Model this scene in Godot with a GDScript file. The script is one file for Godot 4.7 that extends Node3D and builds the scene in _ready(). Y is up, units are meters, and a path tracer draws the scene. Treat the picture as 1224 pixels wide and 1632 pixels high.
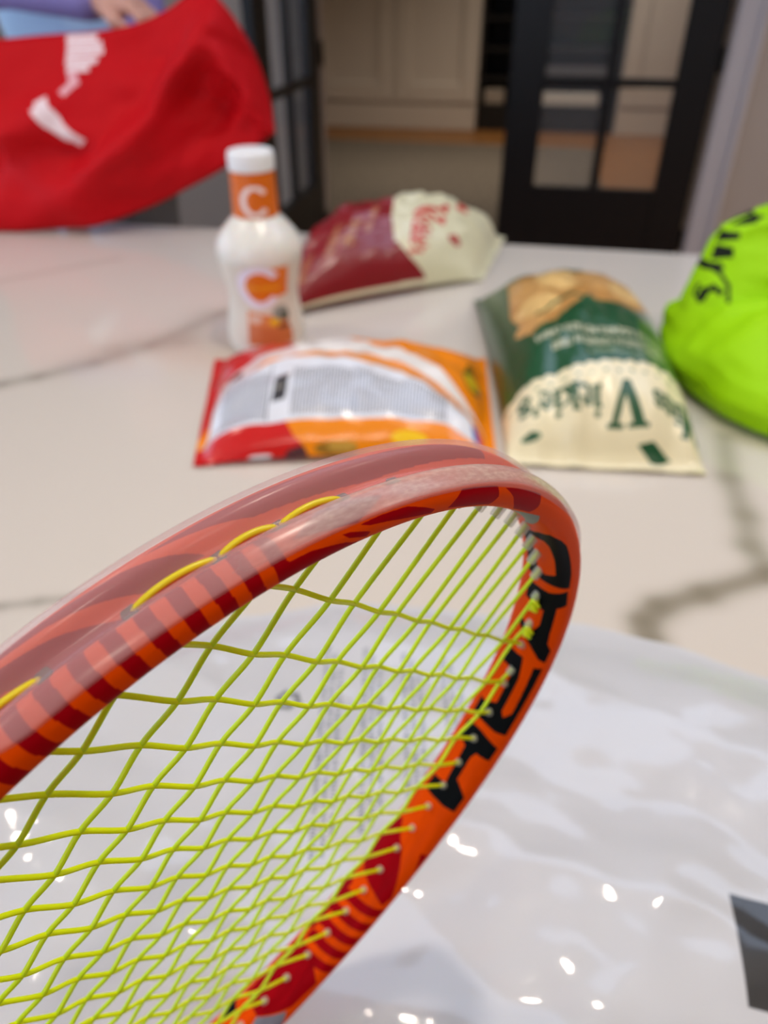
extends Node3D
# Kitchen island with a racket held up in front of snack bags; x right, y up, metres.
# Room frame: a runs along the island, d runs away from the viewer, turned about 10.6 degrees.

var E1 := Vector3(0.983, 0, 0.185).normalized()
var NV := Vector3(0.185, 0, -0.983).normalized()
var RB := Basis(E1, Vector3.UP, -NV)
const TOP := 0.915

func W(a: float, y: float, d: float) -> Vector3:
	return E1 * a + Vector3(0, y, 0) + NV * d

# ------------------------------------------------------------------ mesh helpers
class MB:
	var v := PackedVector3Array()
	var n := PackedVector3Array()
	var uv := PackedVector2Array()
	var ix := PackedInt32Array()

	func tri(a: Vector3, b: Vector3, c: Vector3, out: Vector3) -> void:
		var nn := (c - a).cross(b - a)
		if nn.dot(out) < 0.0:
			var t := b
			b = c
			c = t
			nn = -nn
		nn = nn.normalized()
		var k := v.size()
		v.append_array([a, b, c])
		n.append_array([nn, nn, nn])
		uv.append_array([Vector2(a.x, a.z), Vector2(b.x, b.z), Vector2(c.x, c.z)])
		ix.append_array([k, k + 1, k + 2])

	func quad(a: Vector3, b: Vector3, c: Vector3, d: Vector3, out: Vector3) -> void:
		tri(a, b, c, out)
		tri(a, c, d, out)

	func box(lo: Vector3, hi: Vector3, bev: float) -> void:
		var c := (lo + hi) / 2.0
		var h := (hi - lo) / 2.0
		bev = minf(bev, minf(h.x, minf(h.y, h.z)) * 0.9)
		for k in 3:
			var l := (k + 1) % 3
			var m := (k + 2) % 3
			for s in [-1.0, 1.0]:
				var q := []
				for w in [[-1, -1], [1, -1], [1, 1], [-1, 1]]:
					var p := Vector3.ZERO
					p[k] = s * h[k]
					p[l] = w[0] * (h[l] - bev)
					p[m] = w[1] * (h[m] - bev)
					q.append(c + p)
				var o := Vector3.ZERO
				o[k] = s
				quad(q[0], q[1], q[2], q[3], o)
				if bev <= 0.0:
					continue
				for r in [-1.0, 1.0]:      # edge between +-k and +-l
					var e := []
					for mm in [-1.0, 1.0]:
						var p1 := Vector3.ZERO
						p1[k] = s * h[k]
						p1[l] = r * (h[l] - bev)
						p1[m] = mm * (h[m] - bev)
						var p2 := Vector3.ZERO
						p2[k] = s * (h[k] - bev)
						p2[l] = r * h[l]
						p2[m] = mm * (h[m] - bev)
						e.append(c + p1)
						e.append(c + p2)
					var o2 := Vector3.ZERO
					o2[k] = s
					o2[l] = r
					quad(e[0], e[1], e[3], e[2], o2)
		if bev > 0.0:
			for sx in [-1.0, 1.0]:
				for sy in [-1.0, 1.0]:
					for sz in [-1.0, 1.0]:
						var sg := Vector3(sx, sy, sz)
						var hb := h - Vector3.ONE * bev
						tri(c + sg * Vector3(h.x, hb.y, hb.z), c + sg * Vector3(hb.x, h.y, hb.z), c + sg * Vector3(hb.x, hb.y, h.z), sg)

	# grid of (nu+1) x (nv+1) points; cu / cv: first and last row coincide; hint: outward side of a sheet, zero for closed shapes
	func grid(p: PackedVector3Array, nu: int, nv: int, cu: bool, cv: bool, uvs: PackedVector2Array, hint := Vector3.ZERO) -> void:
		var w := nv + 1
		var nn := PackedVector3Array()
		nn.resize(p.size())
		var cen := Vector3.ZERO
		for q in p:
			cen += q
		cen /= p.size()
		var vote := 0.0
		for i in nu:
			for j in nv:
				var a := i * w + j
				var b := a + 1
				var c := a + w + 1
				var d := a + w
				var f := (p[c] - p[a]).cross(p[d] - p[b])
				nn[a] += f
				nn[b] += f
				nn[c] += f
				nn[d] += f
				vote += f.dot(hint if hint != Vector3.ZERO else (p[a] + p[c]) / 2.0 - cen)
		if cu:
			for j in w:
				var s := nn[j] + nn[nu * w + j]
				nn[j] = s
				nn[nu * w + j] = s
		if cv:
			for i in nu + 1:
				var s := nn[i * w] + nn[i * w + nv]
				nn[i * w] = s
				nn[i * w + nv] = s
		var sg := 1.0 if vote >= 0.0 else -1.0
		var base := v.size()
		v.append_array(p)
		for q in nn:
			n.append((q * sg).normalized() if q.length_squared() > 1e-24 else Vector3.UP)
		uv.append_array(uvs)
		for i in nu:
			for j in nv:
				var a := base + i * w + j
				var b := a + 1
				var c := a + w + 1
				var d := a + w
				# f = (c-a)x(d-b) points along +; Godot fronts are clockwise
				if sg > 0.0:
					ix.append_array([a, d, c, a, c, b])
				else:
					ix.append_array([a, c, d, a, b, c])

	func tube(pts: PackedVector3Array, radii, sides := 8, caps := true) -> void:
		var m := pts.size()
		var p := PackedVector3Array()
		var u := PackedVector2Array()
		var side := Vector3.UP
		for i in m:
			var t := (pts[mini(i + 1, m - 1)] - pts[maxi(i - 1, 0)]).normalized()
			if i == 0 and absf(t.dot(side)) > 0.9:
				side = Vector3.RIGHT
			side = (side - t * side.dot(t)).normalized()
			var bi := t.cross(side)
			var r: float = radii[i] if radii is Array or radii is PackedFloat32Array else radii
			for k in sides + 1:
				var g := TAU * (k % sides) / sides
				p.append(pts[i] + (side * cos(g) + bi * sin(g)) * r)
				u.append(Vector2(float(i) / (m - 1), float(k) / sides))
		grid_tube(p, m - 1, sides, u, pts)
		if caps:
			for e in [0, m - 1]:
				var o: Vector3 = pts[0] - pts[1] if e == 0 else pts[m - 1] - pts[m - 2]
				for k in sides:
					tri(pts[e], p[e * (sides + 1) + k], p[e * (sides + 1) + k + 1], o)

	func grid_tube(p: PackedVector3Array, nu: int, nv: int, u: PackedVector2Array, axis: PackedVector3Array) -> void:
		var w := nv + 1
		var base := v.size()
		var nn := PackedVector3Array()
		nn.resize(p.size())
		for i in nu:
			for j in nv:
				var a := i * w + j
				var f := (p[a + w + 1] - p[a]).cross(p[a + w] - p[a + 1])
				if f.dot(p[a] - axis[i]) < 0.0:
					f = -f
				nn[a] += f
				nn[a + 1] += f
				nn[a + w] += f
				nn[a + w + 1] += f
		for i in nu + 1:
			var s := nn[i * w] + nn[i * w + nv]
			nn[i * w] = s
			nn[i * w + nv] = s
		v.append_array(p)
		for q in nn:
			n.append(q.normalized())
		uv.append_array(u)
		for i in nu:
			for j in nv:
				var a := i * w + j
				var f := (p[a + w + 1] - p[a]).cross(p[a + w] - p[a + 1])
				if f.dot(nn[a]) > 0.0:
					ix.append_array([base + a, base + a + w, base + a + w + 1, base + a, base + a + w + 1, base + a + 1])
				else:
					ix.append_array([base + a, base + a + w + 1, base + a + w, base + a, base + a + 1, base + a + w + 1])

	func lathe(prof: Array, seg := 48) -> void:       # prof: [radius, y] from bottom to top
		var p := PackedVector3Array()
		var u := PackedVector2Array()
		var y0: float = prof[0][1]
		var y1: float = prof[-1][1]
		for i in prof.size():
			for k in seg + 1:
				var g := TAU * (k % seg) / seg
				p.append(Vector3(sin(g) * prof[i][0], prof[i][1], cos(g) * prof[i][0]))
				u.append(Vector2(float(k) / seg, 1.0 - (prof[i][1] - y0) / maxf(y1 - y0, 1e-6)))
		var ax := PackedVector3Array()
		for i in prof.size():
			ax.append(Vector3(0, prof[i][1], 0))
		grid_l(p, prof.size() - 1, seg, u)

	func grid_l(p: PackedVector3Array, nu: int, nv: int, u: PackedVector2Array) -> void:
		grid(p, nu, nv, false, true, u)

	func mesh() -> ArrayMesh:
		var arr := []
		arr.resize(Mesh.ARRAY_MAX)
		arr[Mesh.ARRAY_VERTEX] = v
		arr[Mesh.ARRAY_NORMAL] = n
		arr[Mesh.ARRAY_TEX_UV] = uv
		arr[Mesh.ARRAY_INDEX] = ix
		var m := ArrayMesh.new()
		m.add_surface_from_arrays(Mesh.PRIMITIVE_TRIANGLES, arr)
		return m

# ------------------------------------------------------------------ painting helpers (flat print only)
class Paint:
	var im: Image
	var w: int
	var h: int
	var rows: Array = []          # optional: heights along the print given as 21 even steps of its visible extent
	func ym(y: float) -> float:
		if rows.is_empty():
			return y
		var f := clampf(y, 0.0, 1.0) * (rows.size() - 1)
		var k := mini(int(f), rows.size() - 2)
		return lerpf(rows[k], rows[k + 1], f - k)
	func _init(ww: int, hh: int, c: Color) -> void:
		w = ww
		h = hh
		im = Image.create(w, h, false, Image.FORMAT_RGBA8)
		im.fill(c)

	func poly(pts: Array, c: Color) -> void:          # pixel coordinates
		var y0 := 1e9
		var y1 := -1e9
		for p in pts:
			y0 = minf(y0, p.y)
			y1 = maxf(y1, p.y)
		for y in range(maxi(0, int(floor(y0))), mini(h - 1, int(ceil(y1))) + 1):
			var yy := y + 0.5
			var xs := []
			for i in pts.size():
				var a: Vector2 = pts[i]
				var b: Vector2 = pts[(i + 1) % pts.size()]
				if (a.y <= yy) != (b.y <= yy):
					xs.append(a.x + (yy - a.y) / (b.y - a.y) * (b.x - a.x))
			xs.sort()
			for k in range(0, xs.size() - 1, 2):
				var xa := clampi(int(round(xs[k])), 0, w)
				var xb := clampi(int(round(xs[k + 1])), 0, w)
				if xb > xa:
					im.fill_rect(Rect2i(xa, y, xb - xa, 1), c)

	func pn(pts: Array, c: Color) -> void:            # unit coordinates, y down
		var q := []
		for p in pts:
			q.append(Vector2(p[0] * w, ym(p[1]) * h))
		poly(q, c)

	func ellipse(cx: float, cy: float, rx: float, ry: float, c: Color) -> void:
		var q := []
		for k in 40:
			q.append(Vector2((cx + cos(TAU * k / 40) * rx) * w, ym(cy + sin(TAU * k / 40) * ry) * h))
		poly(q, c)

	func line(a: Vector2, b: Vector2, wd: float, c: Color) -> void:   # pixels
		var t := (b - a).normalized() * wd / 2.0
		var s := Vector2(-t.y, t.x)
		poly([a - t + s, b + t + s, b + t - s, a - t - s], c)

	func lines(pts: Array, wd: float, c: Color) -> void:              # unit coordinates, width in pixels
		for i in pts.size() - 1:
			var a := Vector2(pts[i][0] * w, ym(pts[i][1]) * h)
			var b := Vector2(pts[i + 1][0] * w, ym(pts[i + 1][1]) * h)
			line(a, b, wd, c)
			var q := []
			for k in 12:
				q.append(b + Vector2(cos(TAU * k / 12), sin(TAU * k / 12)) * wd / 2.0)
			poly(q, c)

	# lettering: at = centre in unit coordinates, size = cap height in pixels, ang in degrees
	func text(s: String, at: Array, size: float, ang: float, c: Color, font := "Droid Sans", squeeze := 1.0, slant := 0.0) -> void:
		var f := SystemFont.new()
		f.font_names = PackedStringArray([font])
		if font.ends_with("Bold"):
			f.font_names = PackedStringArray([font.trim_suffix(" Bold")])
			f.font_weight = 700
		var t := TextMesh.new()
		t.font = f
		t.font_size = 48
		t.pixel_size = 1.0
		t.depth = 0.0
		t.text = s
		var a := t.get_mesh_arrays()
		var v: PackedVector3Array = a[Mesh.ARRAY_VERTEX]
		var ix: PackedInt32Array = a[Mesh.ARRAY_INDEX] if a[Mesh.ARRAY_INDEX] != null else PackedInt32Array(range(v.size()))
		var k := size / 34.0
		var o := Vector2(at[0] * w, at[1] * h)
		var q := PackedVector2Array()
		for p in v:
			var e := o + Vector2((p.x + p.y * slant) * k * squeeze, -p.y * k).rotated(deg_to_rad(ang))
			q.append(Vector2(e.x, ym(e.y / h) * h))
		for i in range(0, ix.size() - 2, 3):
			poly([q[ix[i]], q[ix[i + 1]], q[ix[i + 2]]], c)

	func soft(pts: Array, wd: float, c: Color, amount: float) -> void:  # soft stroke, unit coordinates, width in pixels
		for i in pts.size() - 1:
			var a := Vector2(pts[i][0] * w, pts[i][1] * h)
			var b := Vector2(pts[i + 1][0] * w, pts[i + 1][1] * h)
			var r := Rect2(a, Vector2.ZERO).expand(b).grow(wd * 1.6)
			for y in range(maxi(0, int(r.position.y)), mini(h, int(r.end.y))):
				for x in range(maxi(0, int(r.position.x)), mini(w, int(r.end.x))):
					var p := Vector2(x, y)
					var t := clampf((p - a).dot(b - a) / maxf((b - a).length_squared(), 1e-6), 0.0, 1.0)
					var dd := p.distance_to(a.lerp(b, t)) / wd
					if dd < 1.6:
						var k := exp(-dd * dd * 2.0) * amount
						var o := im.get_pixel(x, y)
						var g := o.lerp(c, k)
						im.set_pixel(x, y, Color(minf(o.r, g.r), minf(o.g, g.g), minf(o.b, g.b)))

	func tex() -> ImageTexture:
		return ImageTexture.create_from_image(im)

# ------------------------------------------------------------------ node helpers
func obj(called: String, mb: MB, m: Material, parent: Node = null, at := Transform3D()) -> MeshInstance3D:
	var o := MeshInstance3D.new()
	o.name = called
	o.mesh = mb.mesh()
	o.material_override = m
	o.transform = at
	(parent if parent else self).add_child(o, true)
	return o

func tag(o: Node, label: String, category := "", group := "", kind := "") -> void:
	o.set_meta("label", label)
	if category:
		o.set_meta("category", category)
	if group:
		o.set_meta("group", group)
	if kind:
		o.set_meta("kind", kind)

func thing(called: String, label: String, category: String, at := Transform3D(), group := "", kind := "") -> Node3D:
	var o := Node3D.new()
	o.name = called
	o.transform = at
	add_child(o, true)
	tag(o, label, category, group, kind)
	return o

func mat(c: Color, rough := 0.6, metal := 0.0) -> StandardMaterial3D:
	var m := StandardMaterial3D.new()
	m.albedo_color = c
	m.roughness = rough
	m.metallic = metal
	return m

func c8(r: int, g: int, b: int) -> Color:
	return Color8(r, g, b)

func noise_tex(seed_: int, freq: float, lo: Color, hi: Color, size := 512, octaves := 4) -> NoiseTexture2D:
	var f := FastNoiseLite.new()
	f.seed = seed_
	f.frequency = freq
	f.fractal_octaves = octaves
	var t := NoiseTexture2D.new()
	t.width = size
	t.height = size
	t.seamless = true
	t.noise = f
	var g := Gradient.new()
	g.set_color(0, lo)
	g.set_color(1, hi)
	t.color_ramp = g
	return t

func rbox(called: String, lo: Vector3, hi: Vector3, bev: float, m: Material, parent: Node = null) -> MeshInstance3D:
	# box in room axes (x = a, y, z = d, d turned to local -z)
	var b := MB.new()
	b.box(Vector3(lo.x, lo.y, -hi.z), Vector3(hi.x, hi.y, -lo.z), bev)
	return obj(called, b, m, parent, Transform3D(RB, Vector3.ZERO) if parent == null else Transform3D())

func room_thing(called: String, label: String, category: String, group := "", kind := "") -> Node3D:
	return thing(called, label, category, Transform3D(RB, Vector3.ZERO), group, kind)

func _ready() -> void:
	# ---------------- camera, sky, sun, large lights, exposure
	var cam := Camera3D.new()
	cam.name = "camera"
	var at := CameraAttributesPhysical.new()
	at.frustum_focal_length = 17.354
	at.frustum_focus_distance = 0.178
	at.exposure_aperture = 6.3
	at.frustum_near = 0.02
	at.frustum_far = 60.0
	cam.attributes = at
	cam.fov = 69.33
	cam.near = 0.02
	cam.far = 60.0
	cam.position = Vector3(0, 1.345, 0)
	cam.rotation_degrees = Vector3(-35.97, 0, 0)
	add_child(cam)
	cam.current = true
	var env := Environment.new()
	env.background_mode = Environment.BG_SKY
	var sky := Sky.new()
	var sm := ProceduralSkyMaterial.new()
	sm.sky_top_color = c8(130, 170, 225)
	sm.sky_horizon_color = c8(205, 220, 238)
	sm.ground_bottom_color = c8(120, 125, 115)
	sm.ground_horizon_color = c8(185, 195, 200)
	sm.energy_multiplier = 3.0
	sky.sky_material = sm
	env.sky = sky
	env.tonemap_mode = Environment.TONE_MAPPER_LINEAR
	env.tonemap_exposure = 0.25
	env.sdfgi_enabled = true
	env.ssao_enabled = true
	env.ssil_enabled = true
	var we := WorldEnvironment.new()
	we.name = "world_environment"
	we.environment = env
	add_child(we)
	window_light("window_daylight", W(-2.93, 1.65, 0.9), E1, Vector2(3.0, 1.5), 8.0)
	window_light("rear_window_daylight", W(-1.75, 1.65, -1.93), NV, Vector2(2.1, 1.5), 10.0)
	window_light("skylight_daylight", W(0.7, 2.74, 1.5), Vector3.DOWN, Vector2(2.4, 0.95), 8.0)
	build_room()
	build_pantry()
	build_island()
	build_person_and_tote()
	build_bottle()
	build_orange_bag()
	build_green_bag()
	build_red_bag()
	build_lime_bag()
	build_poly_bag()
	build_racket()

func window_light(called: String, at: Vector3, dir: Vector3, size: Vector2, energy: float) -> void:
	var l := AreaLight3D.new()
	l.name = called
	l.area_size = size
	l.light_color = c8(212, 228, 255)
	l.light_energy = energy
	l.area_range = 20.0
	l.shadow_enabled = true
	add_child(l)
	l.look_at_from_position(at, at + dir, Vector3.UP if absf(dir.y) < 0.9 else NV)

func downlight(a: float, d: float, y: float, energy: float, label: String, grp: String, col := Color8(255, 240, 222)) -> void:
	var t := thing("ceiling_light", label, "ceiling light", Transform3D(RB, W(a, y, d)), grp)
	var ring := MB.new()
	ring.lathe([[0.062, 0.0], [0.062, -0.006], [0.078, -0.008], [0.085, -0.004], [0.086, 0.0]], 32)
	obj("trim_ring", ring, mat(c8(240, 238, 232), 0.5), t)
	var disc := MB.new()
	disc.lathe([[0.0005, -0.003], [0.03, -0.0035], [0.062, -0.003]], 32)
	var m := mat(c8(255, 240, 220), 0.6)
	m.emission_enabled = true
	m.emission = col
	m.emission_energy_multiplier = 14.0
	obj("lamp_diffuser", disc, m, t)
	var l := SpotLight3D.new()
	l.name = "lamp"
	l.light_color = col
	l.light_energy = energy
	l.spot_angle = 70.0
	l.spot_range = 14.0
	l.spot_attenuation = 2.0
	l.light_size = 0.06
	l.shadow_enabled = true
	t.add_child(l)
	l.position = Vector3(0, -0.015, 0)
	l.rotation_degrees = Vector3(-90, 0, 0)

# ------------------------------------------------------------------ the room
func build_room() -> void:
	var plaster := mat(c8(196, 188, 180), 0.8)
	plaster.heightmap_enabled = false
	var ceil_m := mat(c8(235, 232, 226), 0.9)
	var wood := mat(Color.WHITE, 0.45)
	wood.albedo_texture = noise_tex(3, 0.01, c8(128, 84, 40), c8(170, 118, 62), 512, 4)
	wood.uv1_triplanar = true
	wood.uv1_world_triplanar = true
	wood.uv1_scale = Vector3(0.8, 0.8, 6.0)
	tag(rbox("floor", Vector3(-3.2, -0.12, -2.2), Vector3(3.2, 0.0, 9.6), 0.0, wood), "warm brown wooden floor under the island and through the doorway", "floor", "", "structure")
	var cb := MB.new()
	for q in [[-3.2, -2.2, 3.2, 0.95], [-3.2, 2.05, 3.2, 9.6], [-3.2, 0.95, -0.6, 2.05], [2.0, 0.95, 3.2, 2.05]]:
		cb.box(Vector3(q[0], 2.7, -q[3]), Vector3(q[2], 2.82, -q[1]), 0.0)
	tag(obj("ceiling", cb, ceil_m, null, Transform3D(RB, Vector3.ZERO)), "flat white ceiling above the kitchen and pantry", "ceiling", "", "structure")
	var wb := MB.new()
	for q in [[-3.2, 0.0, -1.06, 2.7], [0.75, 0.0, 3.2, 2.7], [-1.06, 2.1, 0.75, 2.7]]:
		wb.box(Vector3(q[0], q[1], -4.05), Vector3(q[2], q[3], -3.9), 0.0)
	tag(obj("wall_back", wb, mat(c8(188, 176, 164), 0.8), null, Transform3D(RB, Vector3.ZERO)), "greige wall around the black double doors", "wall", "", "structure")
	var wr := MB.new()
	wr.box(Vector3(3.05, 0, -9.5), Vector3(3.2, 2.7, 2.2), 0.0)
	tag(obj("wall_right", wr, plaster, null, Transform3D(RB, Vector3.ZERO)), "plain greige side wall of the kitchen, out of view", "wall", "", "structure")
	var wl := MB.new()
	wl.box(Vector3(-3.2, 0, -9.5), Vector3(-3.0, 2.7, -2.5), 0.0)
	wl.box(Vector3(-3.2, 0, -2.5), Vector3(-3.0, 0.85, 0.7), 0.0)
	wl.box(Vector3(-3.2, 2.45, -2.5), Vector3(-3.0, 2.7, 0.7), 0.0)
	wl.box(Vector3(-3.2, 0, 0.7), Vector3(-3.0, 2.7, 2.2), 0.0)
	tag(obj("wall_left", wl, plaster, null, Transform3D(RB, Vector3.ZERO)), "greige side wall holding the long kitchen window", "wall", "", "structure")
	var wf := MB.new()
	wf.box(Vector3(-3.2, 0, 2.05), Vector3(-2.9, 2.7, 2.2), 0.0)
	wf.box(Vector3(-0.6, 0, 2.05), Vector3(3.2, 2.7, 2.2), 0.0)
	wf.box(Vector3(-2.9, 0, 2.05), Vector3(-0.6, 0.85, 2.2), 0.0)
	wf.box(Vector3(-2.9, 2.45, 2.05), Vector3(-0.6, 2.7, 2.2), 0.0)
	tag(obj("wall_front", wf, plaster, null, Transform3D(RB, Vector3.ZERO)), "greige wall with a window behind the viewer", "wall", "", "structure")
	var frame_m := mat(c8(235, 235, 232), 0.4)
	var glass := mat(Color(0.95, 0.97, 1.0, 0.06), 0.03)
	glass.transparency = BaseMaterial3D.TRANSPARENCY_ALPHA
	var w1 := room_thing("window_1", "long white framed window in the side wall", "window", "", "structure")
	for q in [[0.85, 0.90], [2.40, 2.45]]:
		rbox("frame_rail", Vector3(-3.12, q[0], -0.7), Vector3(-3.06, q[1], 2.5), 0.004, frame_m, w1)
	for d in [-0.7, 0.35, 1.4, 2.45]:
		rbox("frame_post", Vector3(-3.12, 0.9, d), Vector3(-3.06, 2.4, d + 0.05), 0.004, frame_m, w1)
	for d in [-0.65, 0.4, 1.45]:
		rbox("pane", Vector3(-3.095, 0.9, d), Vector3(-3.089, 2.4, d + 1.0), 0.0, glass, w1)
	var w3 := room_thing("window_3", "skylight set in the kitchen ceiling above the island", "window", "", "structure")
	for q in [[-0.6, 0.95, 2.0, 1.0], [-0.6, 2.0, 2.0, 2.05], [-0.6, 1.0, -0.55, 2.0], [1.95, 1.0, 2.0, 2.0], [0.675, 1.0, 0.725, 2.0]]:
		rbox("frame_bar", Vector3(q[0], 2.76, q[1]), Vector3(q[2], 2.82, q[3]), 0.004, frame_m, w3)
	for q in [[-0.55, 0.675], [0.725, 1.95]]:
		rbox("pane", Vector3(q[0], 2.79, 1.0), Vector3(q[1], 2.796, 2.0), 0.0, glass, w3)
	var w2 := room_thing("window_2", "white framed window behind the viewer", "window", "", "structure")
	for q in [[0.85, 0.90], [2.40, 2.45]]:
		rbox("frame_rail", Vector3(-2.9, q[0], -2.15), Vector3(-0.6, q[1], -2.09), 0.004, frame_m, w2)
	for a in [-2.9, -1.775, -0.65]:
		rbox("frame_post", Vector3(a, 0.9, -2.15), Vector3(a + 0.05, 2.4, -2.09), 0.004, frame_m, w2)
	for a in [-2.85, -1.725]:
		rbox("pane", Vector3(a, 0.9, -2.125), Vector3(a + 1.075, 2.4, -2.119), 0.0, glass, w2)
	for q in [[-1.4, -0.9], [0.0, -0.9], [1.4, -0.9], [-1.4, 0.7], [0.1, 0.55], [1.4, 0.7], [2.4, 2.9]]:
		downlight(q[0], q[1], 2.7, 3.9 if q[1] < 2.0 else 15.0, "round recessed downlight glowing in the kitchen ceiling", "kitchen ceiling downlights")
	# casing and black double doors
	var casing := mat(c8(205, 200, 202), 0.5)
	var t1 := MB.new()
	t1.box(Vector3(0.755, 0, -3.9), Vector3(0.86, 2.2, -3.872), 0.006)
	t1.box(Vector3(0.845, 0, -3.9), Vector3(0.875, 2.22, -3.86), 0.006)
	tag(obj("trim_1", t1, casing, null, Transform3D(RB, Vector3.ZERO)), "pale door casing right of the closed black door", "door casing", "", "structure")
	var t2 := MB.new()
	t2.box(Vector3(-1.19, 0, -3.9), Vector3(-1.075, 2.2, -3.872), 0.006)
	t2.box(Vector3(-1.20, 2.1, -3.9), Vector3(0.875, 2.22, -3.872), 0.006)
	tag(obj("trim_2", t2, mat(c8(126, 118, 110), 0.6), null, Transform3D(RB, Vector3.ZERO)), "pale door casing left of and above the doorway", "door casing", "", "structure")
	door_leaf("door_1", "closed black glazed door on the right of the doorway", Transform3D(RB, W(-0.158, 0, 3.925)))
	door_leaf("door_2", "black glazed door standing open, seen nearly edge-on behind the bottle", Transform3D(Basis(NV, Vector3.UP, E1), W(-1.062, 0, 3.015)))

func door_leaf(called: String, label: String, at: Transform3D) -> void:
	# leaf in local x 0..0.885, y up, thickness along z
	var black := mat(c8(13, 14, 17), 0.42)
	var glass := mat(Color(0.9, 0.93, 0.95, 0.05), 0.02)
	glass.transparency = BaseMaterial3D.TRANSPARENCY_ALPHA
	glass.metallic_specular = 0.25
	var t := thing(called, label, "door", at, "", "structure")
	for q in [[0.0, 0.16], [0.725, 0.885]]:
		var b := MB.new()
		b.box(Vector3(q[0], 0.01, -0.022), Vector3(q[1], 2.09, 0.022), 0.004)
		obj("stile", b, black, t)
	for q in [[0.01, 0.515], [1.95, 2.09]]:
		var b := MB.new()
		b.box(Vector3(0.16, q[0], -0.021), Vector3(0.725, q[1], 0.021), 0.003)
		obj("rail", b, black, t)
	var cb := MB.new()
	cb.box(Vector3(0.425, 0.515, -0.016), Vector3(0.465, 1.95, 0.016), 0.004)
	obj("muntin", cb, black, t)
	var ys := [0.515, 0.955, 1.395, 1.835]
	for k in range(1, 4):
		for x in [[0.16, 0.425], [0.465, 0.725]]:
			var b := MB.new()
			b.box(Vector3(x[0], ys[k] - 0.018, -0.016), Vector3(x[1], ys[k] + 0.018, 0.016), 0.004)
			obj("muntin", b, black, t)
	for k in 4:
		for x in [[0.16, 0.425], [0.465, 0.725]]:
			var b := MB.new()
			var y1: float = ys[k + 1] - 0.018 if k < 3 else 1.95
			b.box(Vector3(x[0], ys[k] + (0.018 if k else 0.0), -0.003), Vector3(x[1], y1, 0.003), 0.0)
			obj("pane", b, glass, t)
	for y in [0.3, 1.05, 1.85]:
		var b := MB.new()
		b.tube(PackedVector3Array([Vector3(0.893, y - 0.05, 0.03), Vector3(0.893, y + 0.05, 0.03)]), 0.009, 10)
		obj("hinge", b, mat(c8(20, 20, 22), 0.35, 0.8), t)

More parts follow.
